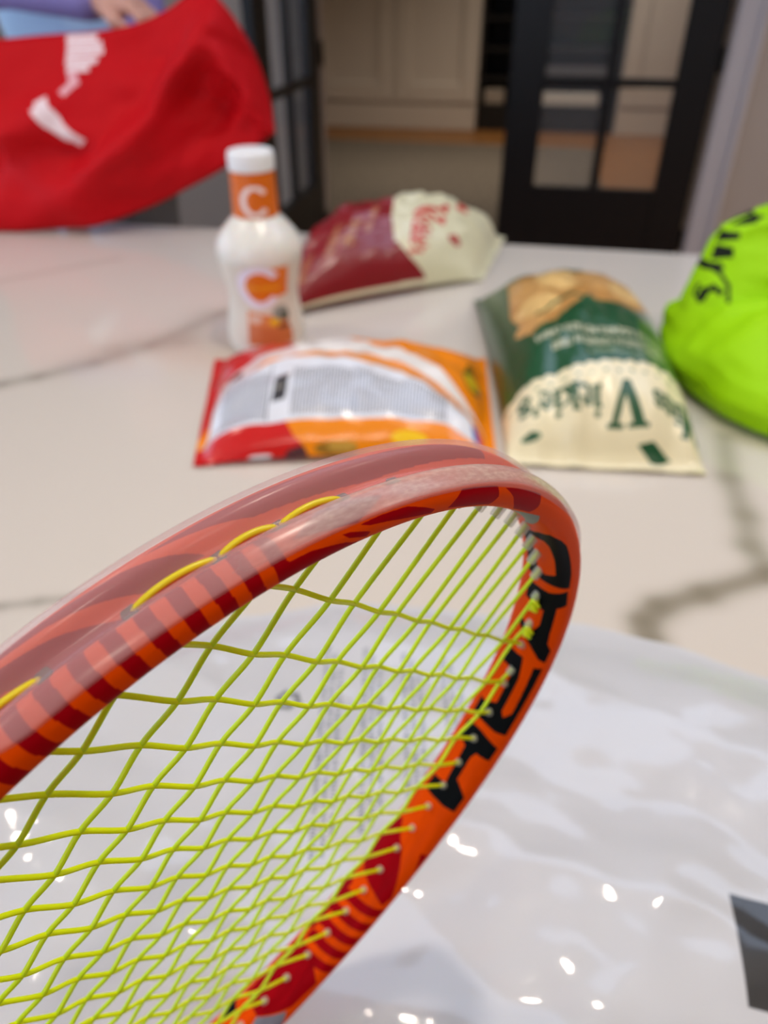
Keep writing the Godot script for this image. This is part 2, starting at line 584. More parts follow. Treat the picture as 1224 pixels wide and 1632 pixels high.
func build_pantry() -> void:
	var plaster := mat(c8(190, 182, 170), 0.8)
	var wb := MB.new()
	wb.box(Vector3(-3.2, 0, -9.6), Vector3(3.2, 2.7, -9.45), 0.0)
	tag(obj("wall_pantry", wb, plaster, null, Transform3D(RB, Vector3.ZERO)), "far wall of the pantry behind the cabinets", "wall", "", "structure")
	var paint := mat(c8(220, 212, 202), 0.45)
	for q in [[-2.42, -0.68, "pale greige pantry cabinet seen through the open doorway"], [0.76, 2.5, "pale greige pantry cabinet seen through the right door's glass"]]:
		var t := room_thing("pantry_cabinet", q[2], "cabinet")
		rbox("body", Vector3(q[0], 0.235, 8.83), Vector3(q[1], 2.3, 9.44), 0.003, paint, t)
		rbox("plinth", Vector3(q[0], 0.0, 8.81), Vector3(q[1], 0.232, 9.44), 0.004, paint, t)
		var wdt: float = (q[1] - q[0]) / 2.0
		for k in 2:
			var x0: float = q[0] + k * wdt + 0.01
			var x1: float = x0 + wdt - 0.02
			var dn := MB.new()
			var f := 0.16
			for r in [[x0, 0.25, x0 + f, 2.28], [x1 - f, 0.25, x1, 2.28], [x0 + f, 0.25, x1 - f, 0.25 + f + 0.02], [x0 + f, 2.28 - f, x1 - f, 2.28]]:
				dn.box(Vector3(r[0], r[1], -8.83), Vector3(r[2], r[3], -8.795), 0.012)
			dn.box(Vector3(x0 + f, 0.4, -8.83), Vector3(x1 - f, 2.15, -8.822), 0.0)
			obj("door", dn, paint, t)
	# dark shelving between the cabinets
	var dark := mat(c8(24, 22, 22), 0.5)
	var s := room_thing("shelving_unit", "dark open shelving between the two pale pantry cabinets", "shelving")
	rbox("back_panel", Vector3(-0.67, 0.0, 9.4), Vector3(0.75, 2.3, 9.44), 0.0, dark, s)
	rbox("side_panel", Vector3(-0.67, 0.0, 8.85), Vector3(-0.63, 2.3, 9.4), 0.003, dark, s)
	rbox("side_panel", Vector3(0.71, 0.0, 8.85), Vector3(0.75, 2.3, 9.4), 0.003, dark, s)
	rbox("base", Vector3(-0.63, 0.0, 8.85), Vector3(0.71, 0.24, 9.4), 0.003, dark, s)
	for y in [0.46, 0.72, 0.98, 1.24, 1.5, 1.8]:
		rbox("shelf", Vector3(-0.63, y, 8.86), Vector3(0.71, y + 0.03, 9.4), 0.003, dark, s)
	rbox("shelf_edge", Vector3(-0.1, 0.52, 8.85), Vector3(0.62, 0.6, 8.87), 0.003, mat(c8(110, 112, 120), 0.4), s).set_meta("label", "grey front strip under a shelf")
	var w := MB.new()
	w.box(Vector3(-0.02, 0.245, -9.2), Vector3(0.57, 0.36, -8.87), 0.01)
	tag(obj("storage_box", w, mat(c8(225, 225, 222), 0.5), null, Transform3D(RB, Vector3.ZERO)), "wide white box on the lowest dark shelf, behind the door glass", "box")
	var w2 := MB.new()
	w2.box(Vector3(-0.6, 0.245, -9.2), Vector3(-0.4, 0.38, -8.87), 0.01)
	tag(obj("storage_box_001", w2, mat(c8(170, 160, 148), 0.6), null, Transform3D(RB, Vector3.ZERO)), "small beige box on the lowest dark shelf, left of the closed door", "box")
	var rug := MB.new()
	rug.box(Vector3(-2.6, 0.001, -7.95), Vector3(0.53, 0.016, -4.5), 0.005)
	var rm := mat(Color.WHITE, 0.95)
	rm.albedo_texture = noise_tex(11, 0.06, c8(58, 52, 46), c8(158, 148, 134), 512, 5)
	rm.uv1_triplanar = true
	rm.uv1_world_triplanar = true
	rm.uv1_scale = Vector3(0.9, 0.9, 0.9)
	tag(obj("rug", rug, rm, null, Transform3D(RB, Vector3.ZERO)), "mottled grey-brown rug on the pantry floor", "rug")
	downlight(-0.617, 6.445, 2.7, 19.0, "round recessed downlight in the pantry ceiling, nearer the doorway", "", Color8(255, 238, 216))
	downlight(0.6, 8.0, 2.7, 9.0, "round recessed downlight in the pantry ceiling, over the shelving", "", Color8(255, 238, 216))

# ------------------------------------------------------------------ the island
func build_island() -> void:
	var pt := Paint.new(2048, 884, c8(214, 205, 193))
	var vein := func(pts: Array, wd: float, c: Color, k: float) -> void:
		var q := []
		for p in pts:      # world x, z to unit coordinates on the top
			var a: float = p[0] * E1.x + p[1] * E1.z
			var d: float = p[0] * NV.x + p[1] * NV.z
			q.append([(a + 2.0) / 3.3, (1.513 - d) / 1.423])
		pt.soft(q, wd, c, k)
	var g1 := c8(150, 142, 130)
	vein.call([[-0.70, -0.80], [-0.60, -0.84], [-0.498, -0.875], [-0.458, -0.898], [-0.397, -0.941], [-0.335, -1.0], [-0.258, -1.121], [-0.124, -1.301], [0.0, -1.42], [0.1, -1.5]], 11.0, g1, 0.5)
	vein.call([[-0.42, -0.93], [-0.37, -0.985], [-0.3, -1.02], [-0.27, -1.12]], 26.0, c8(176, 168, 156), 0.5)
	vein.call([[0.39, -0.74], [0.364, -0.656], [0.354, -0.588], [0.34, -0.539], [0.344, -0.507]], 12.0, c8(150, 145, 126), 0.65)
	vein.call([[0.50, -0.53], [0.42, -0.52], [0.34, -0.499], [0.274, -0.474], [0.231, -0.458], [0.213, -0.44], [0.211, -0.415], [0.2, -0.36]], 11.0, c8(138, 130, 112), 0.8)
	vein.call([[-0.45, -0.43], [-0.323, -0.458], [-0.294, -0.464], [-0.259, -0.47], [-0.2, -0.5]], 5.0, c8(168, 160, 148), 0.7)
	vein.call([[-0.9, -1.2], [-0.7, -1.25], [-0.5, -1.4]], 10.0, c8(190, 182, 170), 0.6)
	var m := mat(Color.WHITE, 0.11)
	m.albedo_texture = pt.tex()
	var b := MB.new()
	# slab: rounded front edge profile, top mapped from above
	var p := PackedVector3Array()
	var u := PackedVector2Array()
	var prof := [[0.09, -0.04], [0.0855, -0.035], [0.0855, -0.005], [0.0905, 0.0], [0.4, 0.0], [0.8, 0.0], [1.2, 0.0], [1.508, 0.0], [1.513, -0.005], [1.513, -0.035], [1.508, -0.04], [0.8, -0.04], [0.09, -0.04]]
	for i in 9:
		var a := -2.0 + 3.3 * i / 8.0
		for q in prof:
			p.append(Vector3(a, TOP + q[1], -q[0]))
			u.append(Vector2(i / 8.0, (1.513 - q[0]) / 1.423))
	b.grid(p, 8, prof.size() - 1, false, true, u)
	for e in [0, 8]:
		var s := Vector3(-1 if e == 0 else 1, 0, 0)
		var x: float = -2.0 + 3.3 * e / 8.0
		b.quad(Vector3(x, TOP - 0.002, -0.088), Vector3(x, TOP - 0.002, -1.51), Vector3(x, TOP - 0.038, -1.51), Vector3(x, TOP - 0.038, -0.088), s)
	tag(obj("worktop", b, m, null, Transform3D(RB, Vector3.ZERO)), "pale polished quartz worktop with soft grey veins, under all the bags", "countertop")
	var pm := mat(c8(150, 146, 140), 0.5)
	for k in 3:
		var t := room_thing("island_cabinet", ["leftmost", "middle", "rightmost"][k] + " painted cabinet unit under the quartz worktop", "cabinet", "island base cabinets")
		var x0 := -1.95 + k * 1.0
		rbox("body", Vector3(x0, 0.1, 0.15), Vector3(x0 + 0.99, 0.874, 1.2), 0.004, pm, t)
		rbox("plinth", Vector3(x0 + 0.01, 0.0, 0.22), Vector3(x0 + 0.98, 0.1, 1.15), 0.002, pm, t)
		for j in 2:
			var dr := rbox("door", Vector3(x0 + 0.01 + j * 0.49, 0.12, 0.128), Vector3(x0 + 0.49 + j * 0.49, 0.86, 0.15), 0.004, pm, t)
			var hb := MB.new()
			var hx := x0 + (0.44 if j == 0 else 0.55)
			hb.tube(PackedVector3Array([Vector3(hx, 0.62, -0.1), Vector3(hx, 0.78, -0.1)]), 0.006, 8)
			hb.tube(PackedVector3Array([Vector3(hx, 0.64, -0.1), Vector3(hx, 0.64, -0.129)]), 0.005, 8)
			hb.tube(PackedVector3Array([Vector3(hx, 0.76, -0.1), Vector3(hx, 0.76, -0.129)]), 0.005, 8)
			obj("handle", hb, mat(c8(40, 40, 42), 0.35, 0.9), dr)

# ------------------------------------------------------------------ bags of crisps
# c: four ground corners (near left, near right, far right, far left); u left to right, v near to far. Sealed ends along v, or along u if sideways.
func pillow(c: Array, thick: float, sideways: bool, seed_: int, crease: float, lift := 0.3, n := 64, waist := 0.07) -> MB:
	var nz := FastNoiseLite.new()
	nz.seed = seed_
	nz.frequency = 1.3
	nz.fractal_octaves = 3
	var ridge := FastNoiseLite.new()
	ridge.seed = seed_ + 9
	ridge.frequency = 1.0
	ridge.fractal_type = FastNoiseLite.FRACTAL_RIDGED
	ridge.fractal_octaves = 2
	var b := MB.new()
	for side in 2:
		var p := PackedVector3Array()
		var uv := PackedVector2Array()
		for i in n + 1:
			for j in n + 1:
				var s := 2.0 * i / n - 1.0
				var t := 2.0 * j / n - 1.0
				var e := s if sideways else t      # along the bag, sealed at +-1
				var w := t if sideways else s
				var ea := absf(e)
				var body := pow(maxf(0.0, 1.0 - pow(ea / 0.93, 2.6)), 0.62) if ea < 0.93 else 0.0
				var ww := w * (1.0 - waist * (1.0 - e * e))
				var cross := pow(maxf(0.0, 1.0 - pow(absf(w), 2.3)), 0.6)
				var full := body * cross
				var ss := s if sideways else ww
				var tt := ww if sideways else t
				var g: Vector3 = (c[0] as Vector3).lerp(c[1], (ss + 1) / 2).lerp((c[3] as Vector3).lerp(c[2], (ss + 1) / 2), (tt + 1) / 2)
				var rim := thick * lift * (0.25 + 0.75 * body)
				var end := smoothstep(0.45, 0.93, ea)
				var fold := sin(w * 11.0 + sin(w * 5.0 + seed_) * 1.4 + signf(e) * 2.0) * end * (1.0 - smoothstep(0.93, 1.0, ea) * 0.5)
				var crump := nz.get_noise_2d(s * 2.0, t * 2.0) * 0.6 + (ridge.get_noise_2d(s * 1.5, t * 1.5)) * 0.4
				var edge := (1.0 - pow(absf(w), 6.0)) * (1.0 - pow(ea, 12.0) * 0.6)
				var y := 0.0
				if side == 0:
					y = rim + (thick - rim) * full + crease * edge * (fold * 0.75 + crump * 1.1 * (0.35 + full))
				else:
					y = maxf(0.0012, rim * (1.0 - pow(full, 0.5)) + crease * edge * fold * 0.7 * end)
				if ea > 0.93:
					y += 0.0012 * sin(e * 420.0)
				if side == 0:
					y = maxf(y, 0.0030)
				p.append(Vector3(g.x, TOP + y, g.z))
				uv.append(Vector2((s + 1) / 2, (1 - t) / 2))
		# close the border: both sheets share their rim
		b.grid(p, n, n, false, false, uv, Vector3.UP if side == 0 else Vector3.DOWN)
	var half := (n + 1) * (n + 1)
	for i in n + 1:
		for j in n + 1:
			if i == 0 or j == 0 or i == n or j == n:
				var k := i * (n + 1) + j
				var mid := (b.v[k] + b.v[k + half]) / 2.0
				b.v[k] = mid + Vector3(0, 0.0003, 0)
				b.v[k + half] = mid - Vector3(0, 0.0003, 0)
	return b

# the same words stamped a few times, slightly apart: heavy brush lettering
func bold_text(P: Paint, s: String, at: Array, size: float, ang: float, c: Color, font: String, squeeze: float, spread: float) -> void:
	for o in [[-1, 0], [1, 0], [0, -1], [0, 1]]:
		P.text(s, [at[0] + o[0] * spread, at[1] + o[1] * spread * 0.7], size, ang, c, font, squeeze)

func film(t: Texture2D, rough := 0.3) -> StandardMaterial3D:
	var m := mat(Color.WHITE, rough)
	m.albedo_texture = t
	m.clearcoat_enabled = true
	m.clearcoat = 0.3
	m.clearcoat_roughness = 0.2
	return m

func build_orange_bag() -> void:
	var P := Paint.new(1024, 768, c8(246, 140, 0))
	P.rows = [0.172, 0.351, 0.434, 0.501, 0.561, 0.615, 0.662, 0.704, 0.743, 0.778, 0.81, 0.839, 0.866, 0.891, 0.914, 0.934, 0.953, 0.969, 0.983, 0.994, 1.0]
	var red := c8(206, 14, 14)
	P.pn([[0, 0.66], [0.3, 0.66], [0.33, 0.8], [0.38, 1.0], [0, 1.0]], red)
	P.im.fill_rect(Rect2i(0, 0, 330, 132), c8(206, 40, 36))
	P.pn([[0, 0], [0.34, 0.0], [0.3, 0.1], [0.1, 0.16], [0.0, 0.5]], c8(200, 40, 36))
	P.pn([[0.04, 0.2], [0.1, 0.1], [0.32, 0.04], [0.36, 0.1], [0.12, 0.16], [0.06, 0.24]], c8(226, 206, 202))
	P.pn([[0.3, 0.02], [0.46, 0.0], [0.65, 0.06], [0.8, 0.16], [0.93, 0.36], [0.97, 0.55], [0.88, 0.36], [0.7, 0.2], [0.5, 0.1], [0.34, 0.1]], c8(238, 232, 226))
	P.pn([[0.34, 0.12], [0.5, 0.12], [0.7, 0.23], [0.88, 0.4], [0.95, 0.58], [0.85, 0.42], [0.66, 0.27], [0.5, 0.17], [0.34, 0.16]], c8(226, 150, 84))
	P.pn([[0.02, 0.66], [0.05, 0.3], [0.1, 0.18], [0.32, 0.13], [0.5, 0.17], [0.66, 0.25], [0.9, 0.48], [0.985, 0.82], [0.93, 0.72], [0.83, 0.66], [0.67, 0.68], [0.34, 0.68]], c8(226, 228, 234))
	var gr := c8(104, 106, 116)
	var x := 0.09
	while x < 0.84:                                     # columns of small print on the white panel
		if absf(x - 0.29) > 0.035:
			var y0 := 0.22 + maxf(0.0, x - 0.45) * 0.5
			P.lines([[x, y0], [x - 0.004, 0.42], [x - 0.01, 0.63]], 4.5, gr)
		x += 0.0105
	P.pn([[0.25, 0.16], [0.255, 0.16], [0.245, 0.66], [0.24, 0.66]], c8(150, 150, 155))
	P.pn([[0.53, 0.2], [0.535, 0.2], [0.53, 0.66], [0.525, 0.66]], c8(190, 194, 205))
	P.pn([[0.27, 0.28], [0.315, 0.27], [0.3, 0.48], [0.255, 0.49]], c8(50, 50, 54))
	P.pn([[0.1, 0.12], [0.14, 0.1], [0.14, 0.16], [0.1, 0.18]], c8(60, 20, 22))
	P.pn([[0.915, 0.56], [0.935, 0.58], [0.945, 0.72], [0.925, 0.68]], c8(50, 80, 170))
	P.pn([[0.935, 0.58], [0.955, 0.62], [0.965, 0.74], [0.945, 0.72]], c8(215, 50, 60))
	P.ellipse(0.93, 0.12, 0.033, 0.09, c8(110, 90, 20))
	P.ellipse(0.93, 0.12, 0.026, 0.07, c8(225, 190, 20))
	P.ellipse(0.47, 0.93, 0.07, 0.06, c8(150, 105, 30))
	P.ellipse(0.49, 0.91, 0.05, 0.04, c8(196, 150, 60))
	P.ellipse(0.71, 0.84, 0.06, 0.07, c8(255, 205, 20))
	P.pn([[0.31, 0.93], [0.36, 0.9], [0.38, 1.0], [0.3, 1.0]], c8(80, 40, 50))
	P.ellipse(0.22, 0.975, 0.04, 0.03, c8(225, 225, 228))
	var g := [Vector3(-0.205, 0, -0.672), Vector3(0.122, 0, -0.68), Vector3(0.140, 0, -0.95), Vector3(-0.232, 0, -0.945)]
	var mb := pillow(g, 0.066, true, 4, 0.006, 0.12)
	var t := thing("crisp_bag", "orange and red crisp bag lying back up, white nutrition panel showing", "crisp bag")
	obj("bag", mb, film(P.tex(), 0.24), t)

func build_green_bag() -> void:
	var cream := c8(236, 224, 184)
	var green := c8(18, 78, 42)
	var P := Paint.new(768, 1280, cream)
	P.im.fill_rect(Rect2i(0, 0, 768, 640), green)
	P.rows = [0.235, 0.404, 0.486, 0.556, 0.616, 0.667, 0.71, 0.747, 0.78, 0.808, 0.834, 0.857, 0.878, 0.896, 0.913, 0.928, 0.94, 0.951, 0.96, 0.97, 1.0]
	P.pn([[0, 0.1], [1, 0.1], [1, 0.40], [0.9, 0.42], [0.5, 0.46], [0.08, 0.52], [0, 0.52]], green)
	# picture of crisps on a board at the far end
	P.pn([[0.14, 0.0], [0.85, 0.0], [0.95, 0.1], [0.8, 0.13], [0.5, 0.12], [0.3, 0.2], [0.16, 0.24], [0.1, 0.1]], c8(190, 138, 72))
	for q in [[0.22, 0.05, 0.1, 0.04, 0], [0.4, 0.03, 0.13, 0.04, 1], [0.6, 0.04, 0.12, 0.04, 0], [0.76, 0.06, 0.1, 0.035, 1], [0.24, 0.12, 0.12, 0.04, 1], [0.18, 0.19, 0.08, 0.03, 0]]:
		P.ellipse(q[0], q[1], q[2], q[3], c8(226, 186, 116) if q[4] else c8(208, 158, 92))
	P.lines([[0.22, 0.16], [0.42, 0.1], [0.55, 0.16]], 16, c8(30, 84, 48))
	P.pn([[0.78, 0.12], [0.98, 0.08], [0.99, 0.18], [0.9, 0.2]], c8(140, 146, 150))
	var pale := c8(226, 220, 190)
	P.text("KETTLE COOKED POTATO CHIPS", [0.52, 0.275], 40, 180, pale, "Droid Sans Bold", 0.62)
	P.text("CROUSTILLES DE POMMES DE TERRE", [0.55, 0.335], 38, 180, pale, "Droid Sans Bold", 0.5)
	P.text("CUITES A LA MARMITE", [0.6, 0.385], 24, 180, c8(190, 196, 160), "Droid Sans", 0.8)
	for k in 15:                                      # lace border
		var yy := 0.515 - 0.0075 * k
		P.ellipse(0.02 + k * 0.069, yy, 0.036, 0.022, cream)
		P.ellipse(0.02 + k * 0.069, yy + 0.035, 0.012, 0.009, c8(150, 160, 120))
	bold_text(P, "V", [0.605, 0.655], 320, 180, green, "Droid Serif Bold", 0.5, 0.005)
	bold_text(P, "ickie's", [0.27, 0.63], 185, 180, green, "Droid Serif Bold", 0.38, 0.005)
	bold_text(P, "M", [0.95, 0.65], 290, 180, green, "Droid Serif Bold", 0.26, 0.005)
	bold_text(P, "iss", [0.815, 0.61], 160, 180, green, "Droid Serif Bold", 0.4, 0.005)
	P.ellipse(0.12, 0.83, 0.05, 0.03, c8(60, 112, 70))
	P.pn([[0.08, 0.83], [0.12, 0.79], [0.16, 0.83], [0.14, 0.86], [0.1, 0.86]], green)
	P.pn([[0.66, 0.88], [0.74, 0.85], [0.84, 0.93], [0.75, 0.96]], green)
	var g := [Vector3(0.134, 0, -0.675), Vector3(0.340, 0, -0.655), Vector3(0.396, 0, -1.15), Vector3(0.146, 0, -1.175)]
	var mb := pillow(g, 0.105, false, 21, 0.006, 0.12, 72, 0.02)
	var t := thing("crisp_bag", "green and cream crisp bag lying flat, green lettering upside down", "crisp bag")
	obj("bag", mb, film(P.tex(), 0.34), t)

func build_red_bag() -> void:
	var cream := c8(226, 220, 184)
	var red := c8(136, 10, 24)
	var P := Paint.new(1024, 1024, cream)
	P.im.fill_rect(Rect2i(0, 0, 490, 380), red)
	P.rows = [0.35, 0.531, 0.613, 0.672, 0.718, 0.756, 0.789, 0.818, 0.843, 0.867, 0.887, 0.906, 0.923, 0.939, 0.952, 0.965, 0.975, 0.985, 0.992, 0.997, 1.0]
	P.pn([[0, 0], [0.48, 0], [0.5, 0.2], [0.53, 0.45], [0.62, 0.7], [0.7, 0.92], [0.5, 0.93], [0, 0.93]], red)
	var tan_ := c8(206, 156, 104)
	for q in [[0.06, 0.5, "KETTLE COOKED", 34, 330], [0.13, 0.45, "POTATO CHIPS", 34, 300], [0.25, 0.3, "CROUSTILLES", 40, 260], [0.33, 0.3, "SMOKY BBQ", 44, 240], [0.41, 0.2, "POMMES DE TERRE", 26, 230]]:
		P.text(q[2], [q[0], q[1]], q[3], 96, tan_, "Droid Sans Bold", q[4] / 300.0)
	var sc := c8(206, 16, 26)
	bold_text(P, "V", [0.675, 0.17], 150, 90, sc, "Droid Serif Bold", 1.4, 0.005)
	bold_text(P, "ickie's", [0.65, 0.44], 84, 90, sc, "Droid Serif Bold", 1.1, 0.005)
	bold_text(P, "iss", [0.82, 0.02], 60, 90, sc, "Droid Serif Bold", 0.8, 0.005)
	P.pn([[0.785, 0.42], [0.82, 0.36], [0.855, 0.42], [0.84, 0.48], [0.80, 0.48]], c8(176, 24, 36))
	var g := [Vector3(-0.17, 0, -1.09), Vector3(0.17, 0, -1.27), Vector3(0.245, 0, -1.53), Vector3(-0.16, 0, -1.40)]
	var mb := pillow(g, 0.12, true, 33, 0.011, 0.12, 72, 0.04)
	var t := thing("crisp_bag", "dark red and cream crisp bag lying behind the white bottle", "crisp bag")
	obj("bag", mb, film(P.tex(), 0.34), t)

# ------------------------------------------------------------------ bottle
func build_bottle() -> void:
	var t := thing("drink_bottle", "curvy white plastic bottle with an orange neck label and white cap", "bottle", Transform3D(Basis(Vector3.UP, 0.1), Vector3(-0.166, TOP, -1.005)))
	var body := MB.new()
	var prof := [[0.001, 0.002], [0.04, 0.0], [0.050, 0.003], [0.054, 0.012], [0.0535, 0.03], [0.050, 0.05], [0.047, 0.068], [0.0465, 0.08], [0.049, 0.095], [0.0535, 0.115], [0.0562, 0.129], [0.0568, 0.138], [0.0545, 0.149], [0.0475, 0.160], [0.0395, 0.169], [0.0325, 0.176], [0.029, 0.180], [0.0282, 0.20], [0.0275, 0.232], [0.026, 0.236]]
	body.lathe(prof, 56)
	var wm := mat(c8(240, 236, 226), 0.25)
	wm.subsurf_scatter_enabled = true
	wm.subsurf_scatter_strength = 0.15
	obj("body", body, wm, t)
	var cap := MB.new()
	cap.lathe([[0.0275, 0.233], [0.0292, 0.2335], [0.0292, 0.250], [0.0275, 0.2545], [0.024, 0.2555], [0.001, 0.2555]], 48)
	obj("cap", cap, mat(c8(246, 246, 246), 0.4), t)
	# neck sleeve with the printed letter C
	var nl := MB.new()
	var np := Paint.new(512, 256, c8(224, 106, 0))
	np_ring(np, 0.5, 0.60, 0.085, 0.29, 0.044, c8(246, 226, 222))
	nl.lathe([[0.0297, 0.178], [0.0290, 0.20], [0.0283, 0.2325]], 48)
	var nm := mat(Color.WHITE, 0.35)
	nm.albedo_texture = np.tex()
	obj("neck_label", nl, nm, t)
	# body label
	var bl := MB.new()
	var lp := Paint.new(1024, 512, c8(228, 222, 208))
	var og := c8(236, 124, 14)
	lp.pn([[0.50, 0.04], [0.605, 0.03], [0.61, 0.38], [0.5, 0.42]], og)
	lp.ellipse(0.50, 0.27, 0.082, 0.225, og)
	np_ring(lp, 0.485, 0.27, 0.078, 0.22, 0.036, c8(246, 240, 255))
	lp.text("Creamer", [0.492, 0.27], 34, 0, c8(255, 208, 40), "Droid Serif", 0.8)
	lp.pn([[0.42, 0.56], [0.60, 0.66], [0.61, 0.98], [0.42, 0.98]], c8(226, 140, 80))
	lp.pn([[0.42, 0.72], [0.61, 0.80], [0.61, 0.98], [0.42, 0.98]], c8(206, 118, 66))
	lp.ellipse(0.57, 0.60, 0.04, 0.09, c8(150, 158, 150))
	lp.ellipse(0.585, 0.64, 0.025, 0.06, c8(90, 96, 84))
	lp.ellipse(0.535, 0.70, 0.022, 0.045, c8(240, 190, 20))
	lp.ellipse(0.455, 0.66, 0.03, 0.05, c8(226, 196, 176))
	lp.ellipse(0.575, 0.76, 0.03, 0.03, c8(110, 64, 40))
	bl.lathe([[0.0541, 0.018], [0.0536, 0.03], [0.0504, 0.05], [0.0475, 0.068], [0.0470, 0.08], [0.0495, 0.095], [0.0540, 0.115], [0.0566, 0.128]], 64)
	var lm := mat(Color.WHITE, 0.35)
	lm.albedo_texture = lp.tex()
	obj("body_label", bl, lm, t)
	t.rotation.y = PI + 0.16

func np_ring(p: Paint, cx: float, cy: float, rx: float, ry: float, wd: float, c: Color) -> void:   # letter C, open to the right
	var q := []
	for k in 25:
		var g := deg_to_rad(45.0 + 270.0 * k / 24.0)
		q.append([cx + cos(g) * rx, cy - sin(g) * ry])
	p.lines(q, wd * p.w, c)

# ------------------------------------------------------------------ lime bag
func build_lime_bag() -> void:
	var nz := FastNoiseLite.new()
	nz.seed = 5
	nz.frequency = 1.0
	nz.fractal_octaves = 3
	var t := thing("tote_bag", "bright lime green fabric bag slumped on the worktop, black lettering on its flap", "bag")
	var m := mat(c8(158, 216, 0), 0.6)
	m.metallic_specular = 0.3
	var n := 90
	var lv := [[0.0, 0.555, -0.885, 0.165, 0.20], [0.01, 0.555, -0.885, 0.182, 0.222], [0.03, 0.56, -0.89, 0.190, 0.232], [0.052, 0.57, -0.89, 0.190, 0.224], [0.072, 0.58, -0.90, 0.178, 0.195], [0.09, 0.58, -0.90, 0.15, 0.155], [0.101, 0.58, -0.90, 0.10, 0.10], [0.105, 0.58, -0.90, 0.03, 0.04]]
	var b := MB.new()
	var p := PackedVector3Array()
	var u := PackedVector2Array()
	for i in 41:
		var f := i / 40.0 * (lv.size() - 1)
		var k := mini(int(f), lv.size() - 2)
		var g := f - k
		var L := []
		for q in 5:
			L.append(lerpf(lv[k][q], lv[k + 1][q], g))
		for j in n + 1:
			var a := TAU * (j % n) / n
			var dirv := Vector3(cos(a), 0, sin(a))
			var fo := 0.010 * sin(a * 7.0 + L[0] * 30.0) * smoothstep(0.02, 0.08, L[0]) + nz.get_noise_3d(dirv.x * 2.0, L[0] * 12.0, dirv.z * 2.0) * 0.022 * smoothstep(0.0, 0.04, L[0])
			var yy: float = L[0] + nz.get_noise_3d(dirv.x * 1.5 + 9.0, 0, dirv.z * 1.5) * 0.014 * smoothstep(0.04, 0.10, L[0])
			p.append(Vector3(L[1] + dirv.x * (L[3] + fo), TOP + 0.001 + maxf(0.0, yy), L[2] + dirv.z * (L[4] + fo)))
			u.append(Vector2(float(j) / n, f / 7.0))
	b.grid(p, 40, n, false, true, u)
	obj("body", b, m, t)
	# standing upper part: a folded sheet with volume, leaning back; left edge carries the lettering
	var b2 := MB.new()
	p = PackedVector3Array()
	u = PackedVector2Array()
	var rows := 48
	var lp := Paint.new(1024, 512, c8(158, 216, 0))
	var blk := c8(14, 22, 10)
	for q in [[0.035, 0.08, 0.06], [0.035, 0.24, 0.055], [0.045, 0.40, 0.075], [0.03, 0.54, 0.045]]:
		lp.pn([[q[0] - 0.035, q[1] - q[2]], [q[0] + 0.04, q[1] - q[2] * 0.6], [q[0] + 0.055, q[1] + q[2] * 0.7], [q[0] - 0.03, q[1] + q[2]]], blk)
	lp.lines([[0.02, 0.55], [0.07, 0.6], [0.11, 0.7], [0.13, 0.86]], 16, blk)
	lp.lines([[0.035, 0.86], [0.04, 0.78], [0.06, 0.73], [0.085, 0.76]], 26, blk)
	lp.lines([[0.015, 0.74], [0.012, 0.84], [0.035, 0.9]], 10, blk)
	for i in rows + 1:
		var f := float(i) / rows                    # 0 bottom, 1 top
		for j in n + 1:
			var a := TAU * (j % n) / n
			var xl := lerpf(0.402, 0.446, f)
			var cx := xl + 0.17
			var rx := 0.17 * (1.0 - pow(f, 9.0) * 0.3)
			var rz := lerpf(0.075, 0.025, f)
			var top := 0.178 + 0.075 * clampf((cos(a) + 1.0) / 2.0, 0, 1)
			var y := 0.07 + (top - 0.07) * f
			var cz := -0.955 - 0.045 * f
			var ax := absf(cos(a))
			var sq := Vector3(signf(cos(a)) * pow(ax, 0.75), 0, signf(sin(a)) * pow(absf(sin(a)), 0.9))
			var fo := 0.012 * sin(cos(a) * 9.0 + f * 2.5) * (1.0 - ax) + nz.get_noise_3d(cos(a) * 2.0, f * 2.0, sin(a) * 2.0 + 5.0) * 0.018
			p.append(Vector3(cx + sq.x * rx, TOP + y, cz + sq.z * (rz + fo) + sq.x * 0.02))
			u.append(Vector2((1.0 - cos(a)) / 2.0 if false else (cos(a) + 1.0) / 2.0, 1.0 - f))
	for j in n + 1:                                # close the top
		p.append(Vector3(0.62, TOP + 0.235, -1.0))
		u.append(Vector2(0.6, 0.0))
	b2.grid(p, rows + 1, n, false, true, u)
	var fm := mat(Color.WHITE, 0.62)
	fm.albedo_texture = lp.tex()
	fm.metallic_specular = 0.3
	obj("flap", b2, fm, t)

